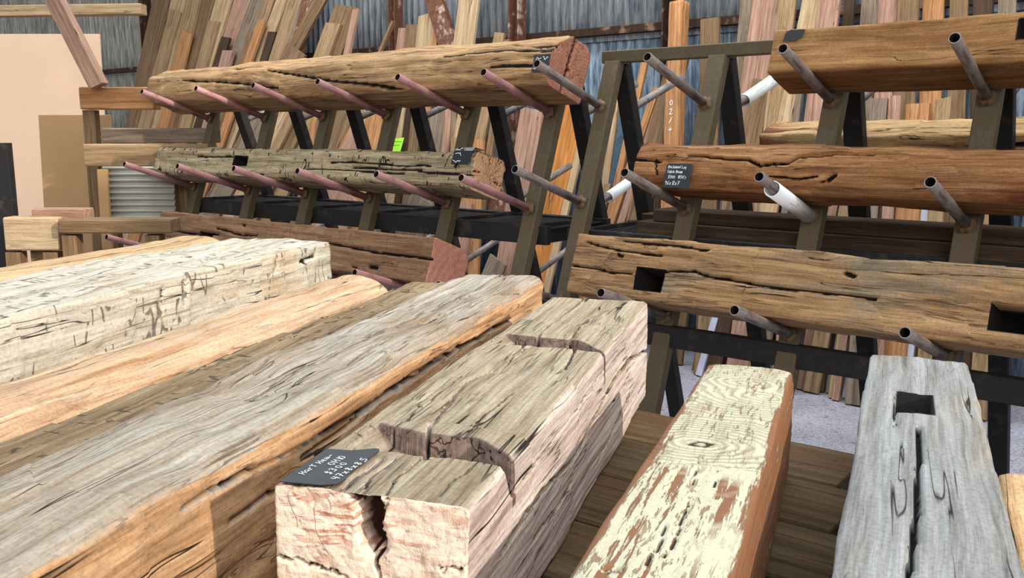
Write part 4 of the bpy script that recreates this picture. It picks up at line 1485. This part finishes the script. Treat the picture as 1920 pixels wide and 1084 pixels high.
# curled grey card on the right rack's top timber
MRT = Mr('R', 0, .755, 1, .002)
p = loc(MRT, 1468, 78, (0, -.206, 0), (0, 1, 0))
MT = frame(MRT @ Vector((p.x, -.2075, p.z)), R, MRT.to_3x3() @ Vector((0, -1, 0)))
cd = card([(0, 0), (.045, 0), (.062, .012), (.066, .034), (.02, .036), (.006, .03)], .0012, M_['slate'], MT,
          label='grey tag on the near face of the honey brown timber, right rack', cat='price card')

# ================================================================== BOARDS LEANING ON THE BACK WALL
OB = -1.62; OT = -2.20; HT = 2.6
base0 = W(0, OB, 0)
DL = (N * (OT - OB) + Vector((0, 0, HT))).normalized()
NL = R.cross(DL)
if NL.dot(N) < 0: NL = -NL


def lean(x, y, lift=0.0):
    return on_plane(x, y, base0 + NL * lift, NL)


def to2(p):
    d = p - base0
    return (d.dot(R), d.dot(DL))


placed = []


def obb_overlap(a, b):
    for (c1, u1, v1, hu1, hv1), (c2, u2, v2, hu2, hv2) in ((a, b), (b, a)):
        for ax, h in ((u1, hu1), (v1, hv1)):
            d = abs((c2[0] - c1[0]) * ax[0] + (c2[1] - c1[1]) * ax[1])
            r = abs(u2[0] * ax[0] + u2[1] * ax[1]) * hu2 + abs(v2[0] * ax[0] + v2[1] * ax[1]) * hv2
            if d > h + r: return False
    return True


GROUPS = {}


def plank(xb, yb, xt, yt, wpx, kind, label, name='plank', group='boards leaning against the back wall', floor_=True, th=.024):
    p0 = lean(xb, yb); p1 = lean(xt, yt)
    a = to2(p0); b = to2(p1)
    dx, dy = b[0] - a[0], b[1] - a[1]; L = math.hypot(dx, dy); u = (dx / L, dy / L); v = (-u[1], u[0])
    dist = ((p0 + p1) / 2 - Vector((0, 0, H))).length
    mid_px = wpx
    # width given along the image row; convert to width across the board
    q0 = lean((xb + xt) / 2 - wpx / 2, (yb + yt) / 2); q1 = lean((xb + xt) / 2 + wpx / 2, (yb + yt) / 2)
    w = abs((to2(q1)[0] - to2(q0)[0]) * v[0] + (to2(q1)[1] - to2(q0)[1]) * v[1])
    w = max(w, .012)
    if floor_:
        s = (a[1] - (w / 2 * abs(v[1]) + .004)) / u[1]
        a = (a[0] - u[0] * s, a[1] - u[1] * s)
        L = math.hypot(b[0] - a[0], b[1] - a[1])
    c = ((a[0] + b[0]) / 2, (a[1] + b[1]) / 2)
    me = (c, u, v, L / 2, w / 2)
    lay = 0
    for (o, ol, oth) in placed:
        if obb_overlap(me, o): lay = max(lay, ol + oth + .003)
    placed.append((me, lay, th))
    # the board's true plane lies 'lay' in front of the first layer
    off_ = lay + th / 2; b0 = base0 + NL * off_
    p0 = lean(xb, yb, off_); p1 = lean(xt, yt, off_)
    t2 = lambda p: ((p - b0).dot(R), (p - b0).dot(DL))
    a = t2(p0); b = t2(p1)
    dx, dy = b[0] - a[0], b[1] - a[1]; L = math.hypot(dx, dy); u = (dx / L, dy / L); v = (-u[1], u[0])
    if floor_:
        # run down until the lower corner touches the ground
        z0 = w / 2 * abs(v[1]) * DL.z + th / 2 * abs(NL.z) + .001
        s = ((b0.z + DL.z * a[1]) - z0) / (DL.z * u[1])
        a = (a[0] - u[0] * s, a[1] - u[1] * s)
        L = math.hypot(b[0] - a[0], b[1] - a[1])
    org = b0 + R * a[0] + DL * a[1]
    X = R * u[0] + DL * u[1]
    M = frame(org, X, NL)
    vv, ff = box_mesh(0, L, -w / 2, w / 2, -th / 2, th / 2, .002)
    # slight saw-cut skew of the ends
    rn = random.Random(int(xb * 7 + xt * 3))
    sk = rn.uniform(-.2, .2) * w
    vv = [(x + (sk * y / w if x > L / 2 else 0), y, z) for x, y, z in vv]
    return mesh_obj(name, vv, ff, M_['pl' + kind], M=M, label=label, cat='board', group=group)


exec_planks = True
def nm(k):
    return PLK[k][0] if k in PLK else {'W': 'white', 'B': 'blue-grey', 'R': 'rusty'}[k]


def run(rows, where, group, wide=1.0):
    """rows from back to front; each label says colour, width and its place in the row"""
    order = sorted(range(len(rows)), key=lambda i: (rows[i][0] + rows[i][2]) / 2)
    rank = {i: r for r, i in enumerate(order)}
    words = ['first', 'second', 'third', 'fourth', 'fifth', 'sixth', 'seventh', 'eighth', 'ninth', 'tenth', 'eleventh', 'twelfth',
             'thirteenth', 'fourteenth', 'fifteenth', 'sixteenth', 'seventeenth', 'eighteenth', 'nineteenth', 'twentieth']
    bykind = {}
    for i in order:
        bykind.setdefault(rows[i][5], []).append(i)
    for i, r in enumerate(rows):
        xb, yb, xt, yt, w, k = r[:6]
        w = w * (wide if w < 34 else 1)
        extra = r[6] if len(r) > 6 else None
        if extra:
            lab = extra
        else:
            ks = bykind[k]; n = ks.index(i)
            size = 'narrow' if w < 14 else 'wide' if w > 27 else 'plain'
            pos = ('the only %s one' % nm(k) if len(ks) == 1 else '%s %s one from left' % (words[n], nm(k)))
            lab = '%s %s board %s, %s' % (size, nm(k), where, pos)
        plank(xb, yb, xt, yt, w, k, lab, group=group, th=r[7] if len(r) > 7 else .024)


run([
    (262, 240, 322, -40, 26, 'D'), (296, 240, 362, -40, 26, 'D'), (338, 240, 418, -40, 28, 'D'), (388, 240, 486, -40, 28, 'G'), (428, 240, 538, -40, 24, 'D'), (462, 240, 574, -40, 24, 'D'),
    (250, 240, 312, -40, 26, 'M'), (285, 240, 345, -40, 24, 'L'), (330, 240, 400, -40, 26, 'M'), (375, 240, 470, -40, 26, 'P'),
    (310, 240, 372, -40, 22, 'T'), (352, 240, 432, -40, 24, 'L'), (270, 240, 330, 20, 18, 'T'), (398, 240, 500, -40, 24, 'G'),
    (300, 260, 352, 60, 18, 'O'), (342, 260, 402, 40, 16, 'T'), (366, 260, 425, 70, 14, 'D'), (425, 240, 520, -40, 15, 'T'),
    (385, 260, 430, 95, 18, 'P'), (440, 240, 545, -40, 17, 'L'), (452, 260, 512, 60, 12, 'D'), (405, 260, 475, 60, 10, 'M'),
    (478, 240, 568, -40, 22, 'T'), (416, 260, 492, 40, 12, 'O'), (500, 240, 590, -40, 18, 'G'),
], 'in the bundle at upper left', 'boards in the dense left bundle', 1.15)
run([
    (520, 240, 592, -40, 20, 'R', 'rusty flaking post leaning at the right edge of the dense left bundle', .04),
    (492, 200, 612, -20, 22, 'M'), (508, 200, 557, 92, 40, 'M'),
    (582, 200, 652, 12, 42, 'M'), (560, 230, 626, 44, 26, 'T'), (625, 230, 668, 18, 10, 'P'),
    (655, 230, 738, 40, 5, 'M'),
    (735, 230, 758, 53, 18, 'P'), (762, 230, 778, 47, 30, 'M'), (783, 230, 803, 26, 32, 'L'), (800, 230, 818, 60, 9, 'O'),
    (905, 290, 806, -30, 32, 'R', 'rusty flaking post leaning to the left in front of the boards', .05),
    (852, 230, 884, -30, 36, 'L', 'pale light board standing tall right of the leaning rusty post'),
    (912, 200, 938, 62, 18, 'T'), (930, 210, 950, 75, 12, 'M'),
], 'near the rusty columns', 'boards behind the left rack')
# seen between the legs of the left rack, under the top timber
run([
    (468, 300, 522, 205, 13, 'P'), (488, 300, 540, 205, 15, 'L'), (452, 300, 500, 215, 26, 'G'), (505, 300, 552, 210, 12, 'T'), (540, 330, 600, 220, 26, 'T'),
    (512, 330, 560, 236, 18, 'M'), (576, 330, 596, 216, 12, 'O'), (590, 330, 604, 216, 9, 'M'), (598, 340, 652, 205, 28, 'M'), (624, 320, 668, 235, 11, 'O'),
    (640, 340, 692, 212, 28, 'P'), (668, 330, 700, 245, 10, 'D'), (690, 300, 706, 212, 19, 'O'), (736, 380, 760, 200, 24, 'L'), (752, 380, 774, 200, 16, 'D'), (764, 380, 782, 215, 12, 'M'),
], 'low behind the left rack', 'short boards between the legs of the left rack', 1.4)
run([
    (800, 400, 832, 205, 44, 'G', 'wide grey brown board in the gap right of the green paper note'),
    (826, 400, 840, 200, 9, 'P', 'narrow pinkish board edge beside the wide grey brown board'),
    (850, 400, 853, 258, 12, 'T', 'narrow tan board left of the short orange one, behind the rack legs'),
    (880, 460, 888, 262, 38, 'O', 'short orange board whose square top shows behind the grey hewn timber'),
    (868, 400, 870, 380, 30, 'P', 'short pinkish board low behind the grey hewn timber'),
    (780, 400, 790, 370, 52, 'G', 'low wide grey board behind the middle arms'),
    (640, 400, 655, 362, 40, 'P', 'low pinkish board behind the middle arms'),
], 'x', 'boards behind the grey hewn timber')
run([
    (950, 520, 1000, 205, 42, 'P', 'tall pinkish board with a crooked edge behind the last left rack legs', .03),
    (1004, 480, 1066, 195, 74, 'Q', 'wide bright orange panel standing behind the two racks', .018),
    (1040, 480, 1092, 262, 12, 'L', 'pale narrow edge strip standing before the orange panel'),
    (905, 560, 935, 487, 36, 'G', 'short grey board end low under the left rack'),
    (1118, 480, 1158, 170, 13, 'L', 'pale green-white narrow board between the racks'),
    (1135, 470, 1176, 200, 24, 'B', 'blue-grey metal sheet strip between the racks', .01),
    (1112, 470, 1140, 345, 12, 'T', 'narrow tan board low between the racks'),
    (1168, 300, 1210, 115, 12, 'O', 'narrow orange board above the log end, leaning steeply'),
    (1112, 520, 1232, 165, 13, 'O', 'long narrow orange board crossing between the racks'),
    (1132, 520, 1246, 170, 14, 'P', 'long pinkish board right of the long orange one'),
    (1150, 520, 1200, 380, 12, 'L', 'pale narrow board low in front of the long orange one'),
    (1178, 480, 1272, 110, 38, 'M', 'wide brown board leaning before the dark column'),
    (1222, 480, 1262, 190, 16, 'D', 'dark board between the wide brown board and the orange post'),
], 'x', 'boards between the two racks')
lg = None
run([
    (1326, 480, 1332, 35, 26, 'M', 'brown board beside the tall orange post'),
    (1360, 480, 1412, -40, 26, 'G', 'grey brown board right of the top bar gap, leaning right'),
    (1382, 420, 1452, -40, 62, 'P', 'very wide pinkish board with a long crack behind the top bar', .04),
    (1375, 420, 1432, 150, 28, 'M', 'brown board below the white sleeve behind the right rack'),
    (1440, 320, 1482, -40, 24, 'T'), (1455, 330, 1532, -40, 34, 'L'), (1480, 330, 1500, 170, 8, 'G'),
    (1515, 330, 1562, -40, 38, 'P'), (1560, 330, 1598, -40, 14, 'D'), (1610, 330, 1636, -40, 34, 'G'), (1650, 330, 1668, -40, 26, 'P'),
    (1690, 330, 1705, -40, 30, 'M'), (1740, 330, 1752, -40, 40, 'O'), (1790, 330, 1800, -40, 34, 'M'), (1835, 330, 1845, -40, 38, 'D'), (1880, 330, 1890, -40, 34, 'G'),
], 'above the honey timber', 'boards behind the top timber of the right rack', 1.35)
run([
    (1275, 650, 1282, 585, 16, 'M'), (1318, 668, 1328, 560, 26, 'T'), (1312, 700, 1352, 560, 12, 'W', 'narrow white edge of a sheet under the khaki timber'),
    (1338, 700, 1372, 560, 26, 'D'), (1392, 700, 1412, 560, 60, 'P', 'short wide pinkish board just beyond the painted timber'),
    (1500, 715, 1512, 560, 12, 'W', 'narrow white strip right of the third frame leg'), (1505, 716, 1530, 560, 32, 'T'), (1536, 716, 1560, 560, 24, 'M'),
    (1556, 728, 1586, 560, 10, 'L'), (1580, 732, 1608, 560, 14, 'T'), (1604, 738, 1640, 560, 46, 'W', 'wide white plastic board standing low left of the barn timber'),
    (1650, 745, 1668, 560, 26, 'M'), (1690, 745, 1705, 560, 30, 'O'),
], 'under the khaki timber', 'boards low under the right rack')
run([
    (1545, 480, 1562, 375, 22, 'P'), (1572, 480, 1594, 370, 30, 'T'), (1596, 480, 1612, 370, 7, 'L'), (1606, 480, 1622, 370, 14, 'P'),
    (1652, 480, 1664, 370, 24, 'M'), (1706, 480, 1718, 385, 60, 'W', 'pale white square board in the gap under the red-brown log'), (1760, 480, 1770, 370, 26, 'M'), (1855, 480, 1862, 385, 34, 'T'),
    (1640, 300, 1650, 185, 30, 'G'), (1712, 300, 1722, 195, 44, 'O'), (1672, 300, 1680, 180, 20, 'P'), (1762, 300, 1770, 185, 28, 'T'),
], 'between right rack legs', 'boards between the legs of the right rack')

# the round-cornered orange post with chalk figures
pb = lean(1282, 470, .10); pt = lean(1300, 24, .10)
d = (pt - pb).normalized(); s = (pb.z - .02) / d.z; pb = pb - d * s
org = pb + NL * .13
Mp = frame(org, d, NL)
post = beam('post', Mp, (pt - pb).length, rect(.098, .09), (M_['plO'], M_['plO'], M_['plO']), rad=.022, du=.02, ds=.008, seed=51, wavy=.003, hewn=.0005, bend=(.004, .004), rand_cracks=3,
            label='tall orange round-cornered post with chalk figures, standing between the racks', cat='post')
a = Mp.inverted() @ on_plane(1279, 245, org + NL * .09, NL)
tx = []
for i, ch in enumerate('+/20'):
    x = a.x + i * .052
    for ln in GL[ch]:
        tx.append([(x + py * .024, .008 - px * .024) for px, py in ln])
child_marks(post, tx, .0035, M_['chalk'], .0945)

# green paper note stuck on a board
g0 = lean(733, 283, .30); g1 = lean(756, 260, .30)
a2 = lean(733, 283, .16); MG = frame(a2, (lean(752, 283, .16) - a2), NL)
gi = MG.inverted()
go = [(lambda q: (q.x, q.y))(gi @ lean(x, y, .16)) for x, y in ((732, 284), (751, 284), (758, 258), (738, 260))]
gn = card(go, .0008, M_['green'], MG, 'paper_note', label='bright green paper note fixed to a board behind the left rack', cat='note')
w_ = go[1][0]
child_marks(gn, scribble(.016, .068, w_ * .8, .006, 7, 8) + scribble(.010, .04, w_ * .7, .006, 8, 7), .0035, M_['ink'], .0014)


# ================================================================== FAR LEFT CORNER
def upright(name, x0, y0, x1, y1, Y, th, mat, label, cat, yaw=0.0, depth_dir=None, **kw):
    """upright slab spanning the given picture box at distance Y, facing the viewer"""
    p = Vector((0, Y, 0)); n = Vector((0, -1, 0))
    n = Matrix.Rotation(yaw, 3, 'Z') @ n
    a = on_plane(x0, y1, p, n); b = on_plane(x1, y1, p, n); c = on_plane(x0, y0, p, n)
    zb = min(a.z, b.z); w = (b - a).length; h = c.z - zb
    X = (b - a); X.z = 0
    M = frame(Vector((a.x, a.y, zb)), X, (0, 0, 1))
    vv, ff = box_mesh(0, w, 0, th, 0, h, min(.006, th * .3))
    return mesh_obj(name, vv, ff, mat, M=M, label=label, cat=cat, **kw)


# big plywood sheet leaning on a frame
def floor_slab(name, x0, x1, ytop, Y, th, mat, label, cat, leanb=0.0):
    p = Vector((0, Y, 0)); n = Vector((0, -1, 0))
    a = on_plane(x0, ytop, p, n); b = on_plane(x1, ytop, p, n)
    h = a.z
    M = frame(Vector((a.x, Y, 0.0)), Vector((1, 0, 0)), Vector((0, leanb, 1)))
    vv, ff = box_mesh(0, b.x - a.x, 0, th, 0.0, h / Vector((0, leanb, 1)).normalized().z, .002)
    return mesh_obj(name, vv, ff, mat, M=M, label=label, cat=cat)


floor_slab('plywood_sheet', -60, 178, 62, 6.1, .018, M_['ply'], 'large pale peach plywood sheet standing in the far left corner', 'plywood sheet', .03)
floor_slab('box_panel', 60, 196, 215, 5.6, .02, M_['ply_tan'], 'tan board leaning low against the plywood sheet', 'board', .05)
floor_slab('crate_panel', 178, 196, 318, 5.02, .03, M_['ply_tan'], 'narrow tan end board left of the corrugated sheet', 'board', .02)
# stack of beams on trestles seen behind the left rack
far = [
    (150, 163, 288, 205, 5.35, .12, 'plO', 'orange tan short beam high on the stack in the left corner', 'plank'),
    (192, 240, 400, 268, 5.25, .14, 'plG', 'grey beam on top of the low stack, far left', 'plank'),
    (158, 270, 392, 312, 5.13, .16, 'plT', 'tan beam under the grey one in the low stack, far left', 'plank'),
    (60, 392, 160, 412, 4.3, .10, 'plP', 'pink-brown short beam on the floor stack at the far left', 'plank'),
    (110, 412, 320, 438, 4.2, .14, 'plM', 'brown beam just above the left table timbers', 'plank'),
    (10, 408, 112, 470, 4.25, .10, 'plL', 'pale ochre block at the lower far left', 'plank'),
]
for x0, y0, x1, y1, Y, th, mt, lab, nm_ in far:
    upright('beam', x0, y0, x1, y1, Y, th, M_[mt], lab, 'beam')
# posts under that stack
for x, y0, Y, lab in ((170, 205, 5.42, 'post holding up the short orange tan beam'), (205, 312, 5.21, 'left post under the low far stack'), (340, 312, 5.24, 'right post under the low far stack'),
                      (135, 438, 4.26, 'left post under the brown beam near the table'), (290, 438, 4.26, 'right post under the brown beam near the table'), (72, 412, 4.36, 'post under the pink-brown short beam'),
                      (30, 470, 4.29, 'left post under the pale ochre block'), (100, 470, 4.29, 'right post under the pale ochre block')):
    t_ = on_plane(x, y0 + 1, Vector((0, Y, 0)), Vector((0, -1, 0)))
    bar('stack_post', (t_.x, Y, 0.0), (t_.x, Y, t_.z - .002), .07, .07, M_['plM'], up=Vector((1, 0, 0)), label=lab, cat='post')
# corrugated grey sheet with level ribs
p = Vector((0, 5.07, 0)); n = Vector((0, -1, 0))
a = on_plane(200, 415, p, n); b = on_plane(330, 415, p, n); c = on_plane(196, 312, p, n)
w = b.x - a.x; h = c.z - a.z; rows = 120
vv = []; ff = []
for i in range(rows + 1):
    z = a.z + h * i / rows
    yy = 5.07 + .010 * math.sin(2 * math.pi * i / rows * 9)
    vv += [(a.x, yy, z), (b.x, yy, z), (b.x, yy + .0015, z), (a.x, yy + .0015, z)]
for i in range(rows):
    o = i * 4
    ff += [(o, o + 1, o + 5, o + 4), (o + 2, o + 3, o + 7, o + 6), (o + 1, o + 2, o + 6, o + 5), (o + 3, o, o + 4, o + 7)]
ff += [(3, 2, 1, 0), (rows * 4, rows * 4 + 1, rows * 4 + 2, rows * 4 + 3)]
mesh_obj('corrugated_sheet', vv, ff, M_['grey_rib'], smooth=True, label='grey corrugated metal sheet with level ribs behind the left rack', cat='metal sheet')
# diagonal brown stick across the corner
s0 = on_plane(88, -30, Vector((0, 5.3, 0)), n); s1 = on_plane(186, 162, Vector((0, 5.3, 0)), n)
bar('brace', s0, s1, .085, .085, M_['plP'], up=Vector((0, -1, 0)), label='slanting red-brown brace above the plywood sheet', cat='brace')
s0 = on_plane(-20, 22, Vector((0, 6.5, 0)), n); s1 = on_plane(270, 18, Vector((0, 6.5, 0)), n)
bar('brace', s0, s1, .1, .07, M_['plL'], label='level ochre beam high in the far left corner', cat='brace')
floor_slab('dark_panel', -60, 12, 268, 4.4, .05, M_['steel_dark'], 'dark upright panel at the left edge of the view', 'panel')

for o in COL.objects:
    if 'label' in o.keys() and not (4 <= len(o['label'].replace('-', ' ').split()) <= 16):
        print('LABEL', len(o['label'].split()), o['label'])
